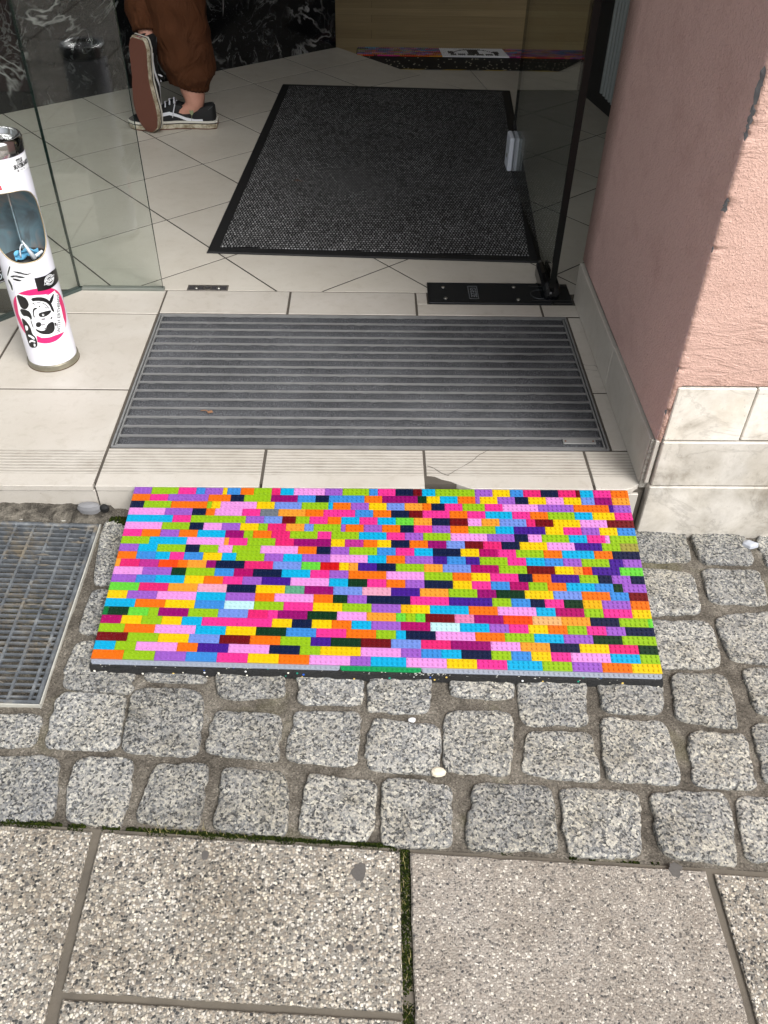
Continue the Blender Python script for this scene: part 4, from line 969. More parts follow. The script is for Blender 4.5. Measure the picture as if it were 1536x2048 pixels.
# ================================================================== SECOND RAMP INSIDE
r2 = empty('toy_brick_ramp', (.45, 4.1, -.07)); tag(r2, 'toy brick ramp with a white centre panel, deep inside beside the wooden floor', 'ramp')
I0 = -.062; random.seed(21)
def ip(s, t, h): 
    a = math.radians(7.0); return Vector((I0+s*.008, 4.045+t*.016*math.cos(a), .001-t*.016*math.sin(a)+h))
def emblem(s, t):
    x = (s-64)/18; y = t/16
    d = False
    if abs(x) < .16 and .25 < y < .8: d = True
    if abs(x) < .62 and abs(y-(.30+.55*(1-(x/.62)**2)**.5 if abs(x) < .62 else 0)) < .05: d = True
    if .60 < abs(x) < .80 and .3 < y < .62: d = True
    if abs(x) < .72 and .14 < y < .30 and (int(s) % 5) < 4: d = True
    return d
col2 = list('PLMBCONKYGDFEAVIWC'); b = MB()
def iplate(mb, s0, s1, t0, t1, mi, seg=6):
    def fn(s, t, h): return ip(s, t, h)
    plate(mb, s0, s1, t0, t1, 0, 0, lambda s, t, h: ip(s, t, h), mi, seg=seg, bvv=.02)
# flip order so that t grows away from the viewer: faces are rebuilt outward afterwards
for t in range(0, 16):
    s = 0
    while s < 128:
        if 46 <= s < 82:
            s0 = s
            black = emblem(s+.5, t+.5)
            while s < 82 and emblem(s+.5, t+.5) == black: s += 1
            iplate(b, s0, s, t, t+1, len(keys)+(1 if black else 0)); continue
        lim = 46 if s < 46 else 128; n_ = min(random.choice([2, 3, 4, 4, 6, 6, 8]), lim-s)
        iplate(b, s, s+n_, t, t+1, keys.index(random.choice(col2))); s += n_
WHB = simple('toy_plastic_white', (225, 225, 228), .35)
o = b.build('toy_bricks', [RC[k] for k in keys]+[WHB, simple('toy_plastic_black', (12, 12, 14), .35)], r2)
tag(o, kind='stuff')
bm = bmesh.new(); bm.from_mesh(o.data); bmesh.ops.recalc_face_normals(bm, faces=bm.faces[:]); bm.to_mesh(o.data); bm.free()
b = MB(); x0, x1 = I0-.004, I0+128*.008+.004
pr = [(3.847, -.074), (3.847, -.004), (4.042, -.0035), (4.31, -.0365), (4.33, -.05), (4.33, -.074)]
b.loft([[Vector((x, y, z)) for y, z in pr] for x in (x0, x1)], 0); b.build('rubber_wedge', RUB, r2)
b = MB(); random.seed(9)
for i in range(120):
    x = random.uniform(x0+.05, x1-.05); y = random.uniform(3.86, 4.035); b.lathe([(.0032, -.0036), (.0026, -.0012), (0, -.0010)], (x, y, 0), 6)
tag(b.build('pale_granule', simple('pale_granule', (150, 146, 130), .7), r2), kind='stuff')
# ================================================================== ASH TUBE
TC = Vector((-.6865, 1.612, 0)); TR = .0505
ash = empty('ash_tube', TC); tag(ash, 'white standing ash tube covered in stickers with an oval opening and chrome cap', 'ash bin')
def cylpt(px, r=TR):
    d = ray(px); o = CAMP - TC; a = d.x*d.x+d.y*d.y; bb = 2*(o.x*d.x+o.y*d.y); c = o.x*o.x+o.y*o.y-r*r; D = bb*bb-4*a*c
    if D < 0: D = 0
    t = (-bb-math.sqrt(D))/(2*a); p = o+d*t; return math.atan2(p.y, p.x)*r, p.z     # arc length, height
THF = math.atan2(-TC.y, -TC.x)                     # direction that faces the camera
def cp(a, z, r=TR): t = a/TR; return Vector((TC.x+math.cos(t)*r, TC.y+math.sin(t)*r, z))
HT = .446
hb, htp = cylpt((40, 528)), cylpt((30, 392))
ozc, ozh = (hb[1]+htp[1])/2+.004, abs(htp[1]-hb[1])/2+.004; oac = (THF+.10)*TR; oah = TR*1.22
def hole(a):
    u = (a-oac)/oah
    if abs(u) >= 1: return 0
    return ozh*(1-abs(u)**2.6)**(1/2.2)
def wrapd(a): return (a+math.pi*TR) % (2*math.pi*TR)-math.pi*TR
def shell(mb, r, z0, z1, mi, flip=False):
    A = [oac+oah*math.sin(math.pi*(k/60-.5)) for k in range(61)] + [oac+oah+(2*math.pi*TR-2*oah)*k/40 for k in range(1, 40)]
    n_ = len(A)
    for i in range(n_):
        a, c = A[i], A[(i+1) % n_]; ha = hole(a) if i < 61 else 0; hc = hole(c) if (i+1) < 61 else 0
        for lo in (True, False):
            if lo: q = [(a, z0), (c, z0), (c, ozc-hc), (a, ozc-ha)]
            else: q = [(a, ozc+ha), (c, ozc+hc), (c, z1), (a, z1)]
            vs = [cp(x, z, r) for x, z in q]; mb.add(vs, [(3, 2, 1, 0) if flip else (0, 1, 2, 3)], mi)
b = MB(); shell(b, TR, .012, HT, 0); body = b.build('tube_body', WHITEP, ash, smooth=True)
bm = bmesh.new(); bm.from_mesh(body.data); bmesh.ops.remove_doubles(bm, verts=bm.verts[:], dist=1e-5); bm.to_mesh(body.data); bm.free()
TIN = NT('tin_liner'); v_ = TIN.co(); TIN.out(TIN.ramp(TIN.noise(v_, 14, 3, .6, 1), [(.35, lin((120, 130, 134))), (.5, lin((140, 166, 176))), (.66, lin((190, 176, 168)))]), .35, TIN.bump(TIN.noise(v_, 30, 3), .2, .004), .25)
b = MB(); shell(b, TR-.0018, .02, HT-.002, 0, True); inn_ = b.build('inner_liner', TIN.m, ash, smooth=True)
b = MB(); pts = [cp(oac+oah*math.sin(math.pi*(k/60-.5)), ozc-hole(oac+oah*math.sin(math.pi*(k/60-.5))), TR-.0006) for k in range(61)]
pts += [cp(oac-oah*math.sin(math.pi*(k/60-.5)), ozc+hole(oac-oah*math.sin(math.pi*(k/60-.5))), TR-.0006) for k in range(1, 60)]
pts.append(pts[0]); b.tube(pts, .0011, 6); b.build('opening_rim', simple('tan_rim', (176, 160, 128), .35, .6), ash, smooth=True)
b = MB(); b.lathe([(TR+.002, 0), (TR+.003, .002), (TR+.003, .012), (TR+.0015, .0145), (TR-.001, .0145)], TC, 64); b.build('base_ring', simple('stained_ring', (168, 162, 142), .35, .5, var=.9, bs=.2, bsc=300), ash, smooth=False)
b = MB(); b.lathe([(TR+.0033, 0), (TR+.0038, .0007), (TR+.0029, .0022)], TC, 64); b.build('rust_line', simple('rust_line', (88, 66, 44), .8, var=.6), ash)
b = MB(); b.lathe([(TR+.0008, HT-.004), (TR+.0012, HT), (TR+.0012, HT+.018), (TR-.0005, HT+.023), (TR-.004, HT+.0245), (TR-.008, HT+.022), (TR-.010, HT+.014), (TR-.016, HT+.011), (.012, HT+.0125), (0, HT+.013)], TC, 64); b.build('chrome_cap', CHROME, ash, smooth=True)
b = MB(); b.lathe([(0, 0), (.007, 0), (.006, .004), (0, .005)], TC+Vector((-.012, -.010, HT+.0125)), 16); b.build('cap_button', CHROME, ash, smooth=True)
b = MB(); b.box((-.001, 0, 0), (.001, TR-.004, HT-.05), 0, Matrix.Translation(TC+Vector((0, 0, .03))) @ Matrix.Rotation(.35, 4, 'Z')); b.build('divider', TIN.m, ash)
# --- contents: blue face mask with white loops
zb = ozc-ozh-.012
b = MB(); b.lathe([(TR-.002, zb), (.02, zb+.003), (0, zb+.001)], TC, 32); b.build('rubbish_surface', simple('grey_ash', (70, 68, 66), .95, var=.5, bs=1), ash)
mk = MB(); ct = cylpt((40, 520), TR*.55); c0 = cp(ct[0], zb, TR*.5)
fx = Vector((-math.sin(THF), math.cos(THF), 0)); fo = Vector((math.cos(THF), math.sin(THF), 0))
N = 10; c0 = TC + fo*.020 + Vector((0, 0, zb+.004)) - fx*(-.004)
for j in range(7):
    for i in range(N+1):
        s = (i/N-.5)*.046; mk.v.append(c0 + fx*s + Vector((0, 0, .004+.003*j + .003*math.sin(i*1.4+j))) + fo*(.004*math.sin(j*1.6)+.006*math.cos(i*.6)))
for j in range(6):
    for i in range(N): k = j*(N+1)+i; mk.f.append((k, k+1, k+N+2, k+N+1)); mk.m.append(0); mk.r.append(.5)
lp = [c0+fx*(-.012+.017*math.sin(a*math.pi/10)*0+(.010*(1-math.cos(a*math.pi/10))))+Vector((0, 0, .012+.026*math.sin(a*math.pi/10)))+fo*.010 for a in range(11)]
mk.tube(lp, .0016, 6, 1); mk.tube([c0+fx*(-.002)+fo*.012+Vector((0, 0, .046)), c0+fx*.004+fo*.014+Vector((0, 0, .030)), c0+fx*.012+fo*.014+Vector((0, 0, .008))], [.0008, .003, .0055], 6, 1)
mk.tube([c0+fx*.008+fo*.013+Vector((0, 0, .008)), c0+fx*.030+fo*.006+Vector((0, 0, .017))], [.004, .003], 6, 1)
tag(mk.build('face_mask', [simple('mask_blue', (96, 164, 198), .8, bs=.5), simple('mask_white', (196, 202, 208), .7)], smooth=True), 'crumpled light blue face mask with white ear loops lying inside the ash tube opening', 'face mask')
# --- stickers (polygons wrapped on the tube)
def densify(P, d=.0012):
    out = []
    for i in range(len(P)):
        p, q = P[i], P[(i+1) % len(P)]; n_ = max(1, int(math.hypot(q[0]-p[0], q[1]-p[1])/d))
        for k in range(n_): out.append((p[0]+(q[0]-p[0])*k/n_, p[1]+(q[1]-p[1])*k/n_))
    return out
def wrap(mb, P, h, mi=0):
    P = [(p[0], p[1]) for p in P]
    a0 = min(p[0] for p in P); a1 = max(p[0] for p in P); st = TR*math.radians(5)
    n_ = max(1, int((a1-a0)/st)+1)
    for k in range(n_):
        lo, hi = a0+(a1-a0)*k/n_, a0+(a1-a0)*(k+1)/n_
        Q = clip(clip(P, -1, 0, -lo), 1, 0, hi)
        if len(Q) > 2 and abs(area(Q)) > 1e-8: 
            if area(Q) < 0: Q = Q[::-1]
            mb.add([cp(a, z, TR+h) for a, z in Q], [tuple(range(len(Q)))], mi)
def pxp(L, s=1, ox=0, oy=0): return [cylpt((ox+x/s, oy+y/s)) for x, y in L]
def smoothp(P, it=2):
    for _ in range(it): P = [p for i in range(len(P)) for p in (((P[i][0]*.75+P[(i+1) % len(P)][0]*.25), (P[i][1]*.75+P[(i+1) % len(P)][1]*.25)), ((P[i][0]*.25+P[(i+1) % len(P)][0]*.75), (P[i][1]*.25+P[(i+1) % len(P)][1]*.75)))]
    return P
SBK = simple('sticker_black', (22, 21, 22), .35); SWH = simple('sticker_white', (236, 238, 240), .3); SPK = simple('sticker_pink', (214, 32, 106), .35); SRD = simple('sticker_red', (205, 20, 50), .35); SGY = simple('sticker_grey', (130, 128, 132), .4)
SM = [SBK, SWH, SPK, SRD, SGY]
def ellp(c, ra, rz, n_=48, rot=0): return [(c[0]+ra*math.cos(t)*math.cos(rot)-rz*math.sin(t)*math.sin(rot), c[1]+ra*math.cos(t)*math.sin(rot)+rz*math.sin(t)*math.cos(rot)) for t in [2*math.pi*k/n_ for k in range(n_)]]
def wtext(mb, s, c, size, rot, h, mi, sx=1.0, bold=.0):
    V, F = text_mesh(s, size, bold); ca, sa = math.cos(rot), math.sin(rot)
    mb.add([cp(c[0]+(v.x*sx)*ca-v.y*sa, c[1]+(v.x*sx)*sa+v.y*ca, TR+h) for v in V], F, mi)
Z1 = dict(s=7.68, ox=0, oy=500); Z2 = dict(s=10.24, ox=0, oy=560); Z0 = dict(s=12.8, ox=0, oy=250)
# titus sticker
b = MB(); t0 = cylpt((5.5, 322)); t1 = cylpt((14, 352)); wA = .058
tz0, tz1 = t0[1], t1[1]; ta = (t0[0]+t1[0])/2
wrap(b, [(ta, tz1), (ta+wA, tz1), (ta+wA, tz0), (ta, tz0)], .00035, 1)
tcx = ta+.031; H_ = tz0-tz1
wtext(b, 'TITUS', (tcx, tz1+H_*.72), H_*.36, 0, .0006, 0, .62, .0006); wtext(b, 'SKATEBOARDS', (tcx+.006, tz1+H_*.40), H_*.38, 0, .0006, 0, .62, .0006); wtext(b, 'MG 78', (tcx+.003, tz1+H_*.13), H_*.18, 0, .0006, 4, .9)
wrap(b, ellp((tcx-.008, tz1+H_*.13), .0022, .0024, 16), .0006, 4)
b.build('sticker', SM, ash, tri=True)['label'] = 'white sticker with black lettering below the chrome cap'
# white sticker with red lettering at left
b = MB(); s0, s1 = cylpt((4, 358)), cylpt((13, 386)); sa = (s0[0]+s1[0])/2
wrap(b, [(sa-.035, s1[1]), (sa, s1[1]), (sa, s0[1]), (sa-.035, s0[1])], .00035, 1)
wtext(b, 'SKATERS', (sa-.0195, (s0[1]*.38+s1[1]*.62)), .0095, 0, .0006, 3, .75, .0007)
b.build('sticker', SM, ash, tri=True)['label'] = 'white sticker with red lettering at the left edge'
# round pink sticker with dog head
b = MB(); cA = [pxp([q], **Z1)[0] for q in ((232, 740), (1030, 960), (560, 590), (720, 1435))]
pc = ((cylpt((85, 632))[0]), (cA[2][1]+cA[3][1])/2); pr = (cA[2][1]-cA[3][1])/2
pc = (pxp([(640, 1000)], **Z1)[0][0], pc[1])
wrap(b, ellp(pc, pr*1.02, pr, 56), .0003, 2)
b.build('sticker', SM, ash, tri=True)['label'] = 'round pink sticker behind the dog head'
b = MB()
out = [(240, 655), (450, 700), (560, 690), (700, 680), (740, 690), (835, 620), (850, 650), (905, 690), (905, 790), (935, 880), (970, 1040), (1000, 1130), (1000, 1240), (840, 1310), (760, 1340), (640, 1345), (560, 1310), (590, 1480), (480, 1500), (430, 1400), (360, 1150), (290, 980), (270, 860)]
wrap(b, pxp(out, **Z1), .0006, 1)
def blk(L, h=.0009, mi=0, sm=1, Z=Z1): wrap(b, smoothp(pxp(L, **Z), sm) if sm else pxp(L, **Z), h, mi)
blk([(250, 670), (380, 715), (430, 780), (450, 850), (400, 915), (330, 890), (290, 800)]); blk([(825, 640), (815, 760), (780, 830), (745, 775)])
blk([(470, 735), (600, 715), (700, 735), (770, 790), (820, 900), (835, 960), (790, 930), (760, 850), (690, 790), (560, 775), (500, 790)])
blk([(300, 890), (440, 920), (490, 1000), (495, 1080), (430, 1010), (350, 1010)]); blk([(600, 960), (720, 930), (790, 920), (770, 970), (700, 1020), (620, 1030), (590, 1000)])
blk([(640, 985), (670, 975), (680, 1000), (655, 1012)], .0011, 1); blk([(655, 985), (668, 983), (668, 998), (656, 998)], .0012, 0)
blk([(720, 1140), (800, 1090), (835, 1130), (840, 1230), (780, 1290), (640, 1290), (560, 1240), (540, 1200), (620, 1240), (700, 1230)])
blk([(770, 1035), (800, 1020), (805, 1050), (775, 1062)]); blk([(555, 1110), (620, 1100), (640, 1150), (600, 1190), (550, 1170)])
blk([(510, 890), (560, 880), (575, 905), (530, 915), (520, 980), (540, 1030), (520, 1040), (500, 960)]); blk([(830, 1100), (870, 1130), (860, 1180), (838, 1150)])
for L in ([(470, 1040), (500, 1130), (520, 1190), (510, 1195), (485, 1130), (462, 1050)], [(640, 800), (700, 830), (760, 900), (750, 905), (695, 840), (640, 812)], [(590, 860), (610, 850), (620, 870), (600, 880)], [(740, 1180), (800, 1150), (805, 1160), (745, 1195)], [(690, 870), (730, 890), (725, 900), (688, 882)], [(500, 800), (540, 830), (530, 840), (495, 815)], [(460, 960), (480, 1000), (470, 1005), (450, 965)]): blk(L)
for L in ([(630, 1050), (700, 1040), (690, 1070), (640, 1080)], [(620, 1140), (700, 1130), (690, 1150), (640, 1160)], [(560, 800), (620, 790), (640, 800), (560, 815)], [(680, 1190), (710, 1185), (700, 1215), (680, 1210)]): blk(L, .0010, 4)
# paw and scroll lines lower left
blk([(330, 1030), (400, 1080), (470, 1180), (500, 1290), (550, 1330), (580, 1420), (575, 1490), (470, 1500), (430, 1400), (370, 1180)], .0009, 0)
for L in ([(390, 1010), (440, 1030), (480, 1070), (470, 1090), (420, 1060), (385, 1040)], [(390, 1150), (430, 1160), (440, 1220), (410, 1240), (395, 1200)], [(440, 1290), (490, 1310), (540, 1350), (530, 1380), (480, 1340), (440, 1320)], [(450, 1400), (490, 1370), (550, 1400), (545, 1420), (490, 1400), (460, 1430)], [(520, 1430), (550, 1440), (550, 1480), (525, 1480)]): blk(L, .0012, 1)
p0, p1 = pxp([(880, 1275)], **Z1)[0], pxp([(870, 690)], **Z1)[0]; L_ = math.hypot(p1[0]-p0[0], p1[1]-p0[1]); mid = ((p0[0]+p1[0])/2+.0035, (p0[1]+p1[1])/2); an = math.atan2(p1[1]-p0[1], p1[0]-p0[0])
V, F = text_mesh('WITH ERTHINGS', .01); wT = max(v.x for v in V)-min(v.x for v in V); wtext(b, 'WITH ERTHINGS', mid, .0115, an, .0011, 0, L_/(wT*1.15), .0001)
b.build('sticker', SM, ash, tri=True)['label'] = 'black and white dog head sticker with hand-drawn lettering'
# black rectangular sticker with white oval badge
b = MB(); wrap(b, pxp([(525, 430), (700, 385), (790, 320), (855, 250), (890, 440), (830, 545), (760, 590), (580, 632)], **Z1), .0013, 0)
cc_ = pxp([(755, 455)], **Z1)[0]; e = ellp(cc_, .0125, .0105, 40); ei = ellp(cc_, .0112, .0092, 40)
wrap(b, e, .0016, 1); wrap(b, ei, .0019, 0); wrap(b, ellp(cc_, .0102, .0082, 40), .0021, 1); wrap(b, ellp(cc_, .0085, .0066, 40), .0023, 0)
wrap(b, [(cc_[0]-.0155, cc_[1]-.0055), (cc_[0]+.011, cc_[1]-.0025), (cc_[0]+.0155, cc_[1]+.0055), (cc_[0]-.011, cc_[1]+.0025)], .0025, 1)
wrap(b, [(cc_[0]-.0142, cc_[1]-.0045), (cc_[0]+.0104, cc_[1]-.0018), (cc_[0]+.0142, cc_[1]+.0045), (cc_[0]-.0104, cc_[1]+.0018)], .0027, 0)
wtext(b, 'Dickies', cc_, .0082, .10, .0030, 1, .9, .0003)
b.build('sticker', SM, ash, tri=True)['label'] = 'black sticker with a white round badge'
# leafy ink drawing
b = MB(); wrap(b, smoothp(pxp([(150, 215), (200, 270), (320, 300), (430, 345), (510, 300), (530, 330), (470, 390), (400, 440), (360, 500), (270, 510), (200, 470), (205, 560), (225, 620), (200, 650), (150, 590), (110, 430), (100, 330)], **Z1), 1), .0006, 1)
for L in ([(190, 320), (300, 330), (400, 365), (480, 350), (500, 320), (490, 345), (430, 385), (330, 370), (240, 345)], [(160, 400), (230, 380), (330, 400), (400, 420), (330, 430), (240, 410), (180, 420)], [(190, 430), (270, 440), (350, 470), (290, 480), (210, 455)], [(135, 440), (185, 520), (205, 600), (190, 630), (165, 540), (125, 470)], [(150, 240), (165, 250), (150, 320), (125, 400), (115, 380), (130, 300)]): blk(L, .0009, 0)
for L in ([(290, 348), (400, 375), (420, 385), (300, 362)], [(220, 395), (300, 405), (290, 412), (220, 403)]): blk(L, .0012, 4)
b.build('sticker', SM, ash, tri=True)['label'] = 'ink drawing sticker of leaves below the opening'
# ================================================================== black sign on the angled window
sg = empty('window_sticker', (-.87, 1.7, .1)); tag(sg, 'black sticker with pale capital letters on the angled window at the left edge', 'sticker')
nW = Vector((nn.x, nn.y, 0)); dW = -nW.dot(Vector((-.7125, 1.9255, 0)))
def Wp(px): return onplane(px, nW, -dW + 0.0045*(-1 if True else 1))
s_r0, s_r1 = Wp((12, 497)), Wp((18, 560)); zt, zl = s_r0.z, s_r1.z; br_ = Vector((s_r1.x, s_r1.y, 0)); dl = Vector((-dd.x, -dd.y, 0))
off = Vector((nn.x, nn.y, 0))*-.0003
def SP_(u, z, h=0): return br_ + dl*u + Vector((0, 0, z)) + Vector((nn.x, nn.y, 0))*(-h)
def srect(mb, u0, u1, z0, z1, h, mi): mb.add([SP_(u1, z0, h), SP_(u0, z0, h), SP_(u0, z1, h), SP_(u1, z1, h)], [(0, 1, 2, 3)], mi)
b = MB(); srect(b, 0, .11, zl, zt, .0003, 0); srect(b, .0012, .109, zl+.002, zl+.0028, .0006, 1); srect(b, .0012, .109, zl+.026, zl+.0268, .0006, 1)
b.build('backing', SM, sg)
b = MB()
for s, zc_, sz in (('STOP', zl+.0145, .019), ('PLEASE', zt-.010, .015)):
    V, F = text_mesh(s, sz, .0004); mx = max(v.x for v in V); b.add([SP_(.004+(mx-v.x)*.85, zc_+v.y, .0008) for v in V], F, 1)
b.build('lettering', [SBK, simple('pale_letter', (190, 205, 210), .5)], sg)
# ================================================================== PERSON
per = empty('person', (-.66, 3.12, 0)); tag(per, 'person in brown cuffed trousers and black skate shoes, standing with one heel raised', 'person')
SKIN = NT('skin'); v_ = SKIN.co(); SKIN.out(SKIN.mix(SKIN.noise(v_, 60, 4), lin((176, 122, 104)), lin((204, 152, 132))), .55, SKIN.bump(SKIN.noise(v_, 300, 3), .2, .001))
PANT = NT('brown_twill'); v_ = PANT.co(); PANT.out(PANT.mix(PANT.noise(v_, 12, 5, .6), lin((66, 38, 22)), lin((86, 50, 28))), .85, PANT.bump(PANT.noise(PANT.co(scale=(1, 1, .55)), 16, 3, .5, 1.5), .9, .02, PANT.bump(PANT.noise(v_, 700, 3), .4, .0006)), spec=.2)
HOOD = simple('dark_hoodie', (38, 40, 44), .9, bs=.3); HAIR = simple('brown_hair', (52, 36, 26), .7, bs=.6)
# standing foot: heel at right, toe pointing left; raised foot: toes on the floor, sole to the viewer
HS = Zp((432, 262)); YS = HS.y+.045
M_st = Matrix.Translation((HS.x+.0, YS, 0)) @ Matrix.Rotation(math.pi+.04, 4, 'Z')
toe = Zp((298, 264)); toe = Vector((toe.x, toe.y-.01, .004)); heel = Yp((276, 97), toe.y-.035)
Fv = (toe-heel).normalized(); Nv = Vector((-.42, -.86, .12)); Nv = (Nv-Fv*Nv.dot(Fv)).normalized(); Uv = -Nv; Lv = Uv.cross(Fv)
SL = .298
M_ra = Matrix((Fv, Lv, Uv)).transposed().to_4x4(); M_ra.translation = toe-Fv*SL+Vector((0, 0, 0))
def shoe(M, lab, side):
    # x heel -> toe, y left, z up ; side=+1 right foot
    def wl(t):   # half widths (inner, outer) along length
        c = [(0, .022), (.03, .029), (.1, .0345), (.25, .0335), (.42, .0335), (.58, .041), (.72, .0465), (.84, .044), (.93, .034), (.98, .020), (1, .008)]
        for (a, x), (b_, y) in zip(c[:-1], c[1:]):
            if t <= b_: k = (t-a)/(b_-a); k = k*k*(3-2*k); return x+(y-x)*k
        return .008
    def cen(t): return side*.007*math.sin(math.pi*min(1, t*1.1))*(-1) + side*.004*(t > .5)*(t-.5)*2
    ts = [0, .006, .02, .05, .1, .17, .25, .34, .43, .52, .6, .68, .75, .82, .88, .93, .965, .988, 1.0]
    def outline(gr, z):
        L = []; 
        for t in ts: L.append(Vector((t*SL+(gr*(t > .5)-gr*(t < .5))*(1 if t in (0, 1.0) else .6), cen(t)+wl(t)+gr, z)))
        for t in reversed(ts): L.append(Vector((t*SL+(gr*(t > .5)-gr*(t < .5))*(1 if t in (0, 1.0) else .6), cen(t)-wl(t)-gr, z)))
        return L
    X = lambda R: [M @ v for v in R]
    up = MB(); rings = []
    def prof(t):   # (height of top line, half width factor at the top, opening)
        c = [(0, .082, .5), (.03, .090, .62), (.1, .084, .72), (.2, .074, .78), (.32, .078, .74), (.42, .090, .60), (.50, .086, .52), (.6, .070, .50), (.7, .056, .50), (.82, .046, .50), (.93, .040, .42), (1, .030, .3)]
        for (a, h, f), (b_, h2, f2) in zip(c[:-1], c[1:]):
            if t <= b_: k = (t-a)/(b_-a); return h+(h2-h)*k, f+(f2-f)*k
        return .03, .3
    tt = [i/40 for i in range(41)]; NP = 20
    for t in tt:
        h, f = prof(t); w_ = wl(t); R = []; opening = t < .44
        for k in range(NP+1):
            a = math.pi*k/NP; cx_ = math.cos(a); sy = math.sin(a)
            # squarish arch
            y = w_*math.copysign(abs(cx_)**.75, cx_)*(1-(1-f)*sy**1.5*.55); z = .020+(h-.020)*sy**.72
            if opening and sy > .80: z = .020+(h-.020)*.80**.72 - (sy-.80)*.22
            if t < .02: y *= .7
            R.append(Vector((t*SL+.002, cen(t)+y, z)))
        rings.append(X(R))
    up.loft(rings, 0, (True, True), False); sh_ = up.build('sneaker', simple('black_suede', (13, 14, 16), .75, bs=.5, bsc=600), per, smooth=True)
    if lab: sh_['label'] = lab
    b = MB(); b.loft([X(outline(-.003, .0035)), X(outline(.001, .004)), X(outline(.002, .010)), X(outline(.0012, .0265)), X(outline(-.003, .0275))], 0, (False, False))
    b.build('midsole', NTm, sh_, smooth=False)
    for z0, z1, mt, nm_ in ((.0185, .0205, SBK, 'sole_stripe'), (.0215, .0275, FOX, 'white_foxing')):
        b = MB(); b.loft([X(outline(.0012, z0-.0003)), X(outline(.0030, z0)), X(outline(.0030, z1)), X(outline(-.002, z1+.0006))], 0, (False, False)); b.build(nm_, mt, sh_)
    b = MB(); b.loft([X(outline(-.0012, .0045)), X(outline(-.0012, .0)), X(outline(-.003, -.0005))], 0, (True, True)); b.build('outsole', GUM, sh_)
    # side stripe on both sides, laces, heel tab
    b = MB()
    for sd_ in (-1, 1):
        P = [(.70, .034), (.62, .047), (.52, .052), (.44, .045), (.34, .034), (.24, .0285), (.15, .031)]
        vs = []
        for i, (t, z) in enumerate(P):
            w_ = wl(t); wd_ = .0048 if 0 < i < 6 else .003
            for zz_ in (z-wd_, z+wd_):
                sy = max(0, (zz_-.020)/(prof(t)[0]-.020))**(1/.72); sy = min(sy, .95); cx_ = math.sqrt(max(0, 1-sy*sy))
                y = w_*cx_**.75*(1-(1-prof(t)[1])*sy**1.5*.55)+.0012; vs.append(M @ Vector((t*SL, cen(t)+sd_*y, zz_)))
        b.add(vs, [(2*i, 2*i+1, 2*i+3, 2*i+2) for i in range(6)])
    b.build('side_stripe', simple('shoe_white', (214, 216, 222), .6), sh_)
    b = MB()
    for i in range(5):
        t = .46+i*.052; h = prof(t)[0]; b.tube([M @ Vector((t*SL, cen(t)-.022, h-.008)), M @ Vector((t*SL+.002, cen(t)-.012, h+.001)), M @ Vector((t*SL+.004, cen(t), h+.0035)), M @ Vector((t*SL, cen(t)+.012, h+.001)), M @ Vector((t*SL, cen(t)+.022, h-.008))], .0026, 6)
    for s2, l2 in ((1, .085), (-1, .06)):
        c_l = M @ Vector((.45*SL, cen(.45), .082)); pts = []
        for k in range(9):
            a = math.pi*k/8; pts.append(M @ Vector((.45*SL+.012*s2*(k/8)*1.2, cen(.45)+s2*(.006+l2*.55*math.sin(a)**.8), .082-.030*math.sin(a*.55)*(1+.3*s2)-.004*k/8)))
        b.tube(pts, .0019, 6)
    b.build('lace', simple('lace_white', (206, 208, 216), .8), sh_, smooth=True)
    b = MB(); b.loft([X([Vector((-.0025, -.009, .008)), Vector((-.0025, .009, .008))]), X([Vector((-.0022, -.009, .0225)), Vector((-.0022, .009, .0225))])], 0, (False, False), False)
    b.add([M @ Vector(p) for p in ((-.0029, -.0065, .0125), (-.0029, .0065, .0125), (-.0029, .0065, .0145), (-.0029, -.0065, .0145))], [(0, 1, 2, 3)], 1)
    b.build('heel_tab', [simple('heel_tab_red', (134, 24, 34), .6), SWH], sh_)
    b = MB(); # seam piping around the heel counter
    for sd_ in (-1, 1): b.tube([M @ Vector((t*SL, cen(t)+sd_*(wl(t)*(.98-.25*((z-.02)/.06))+.0005), z)) for t, z in ((.22, .026), (.19, .038), (.13, .052), (.06, .066), (.02, .074))], .0009, 5)
    b.build('piping', simple('grey_piping', (70, 72, 74), .8), sh_)
    return sh_
FOX = simple('off_white_foxing', (206, 202, 192), .6)
mm_ = NT('worn_midsole'); v_ = mm_.co(); NTm = mm_.out(mm_.mix(mm_.ramp(mm_.noise(v_, 50, 6, .7), [(.4, g3(0)), (.62, g3(1))]), lin((196, 188, 168)), lin((132, 118, 94))), .7)
gg = NT('gum_sole'); v_ = gg.co(scale=(1, 1, 1)); w1 = gg.math('SINE', gg.math('MULTIPLY', gg.math('ADD', gg.new('SeparateXYZ', I={0: v_}).outputs[0], gg.new('SeparateXYZ', I={0: v_}).outputs[2]), 900)); w2 = gg.math('SINE', gg.math('MULTIPLY', gg.math('SUBTRACT', gg.new('SeparateXYZ', I={0: v_}).outputs[2], gg.new('SeparateXYZ', I={0: v_}).outputs[0]), 900))
hh_ = gg.math('MULTIPLY', w1, w2); GUM = gg.out(gg.mix(gg.mr(hh_, -1, 1, 0, 1), lin((64, 36, 28)), lin((136, 82, 64))), .7, gg.bump(hh_, .5, .002))
shoe(M_st, 'flat on the floor, seen from its side', 1); shoe(M_ra, 'raised on its toes with the brown sole facing out', -1)
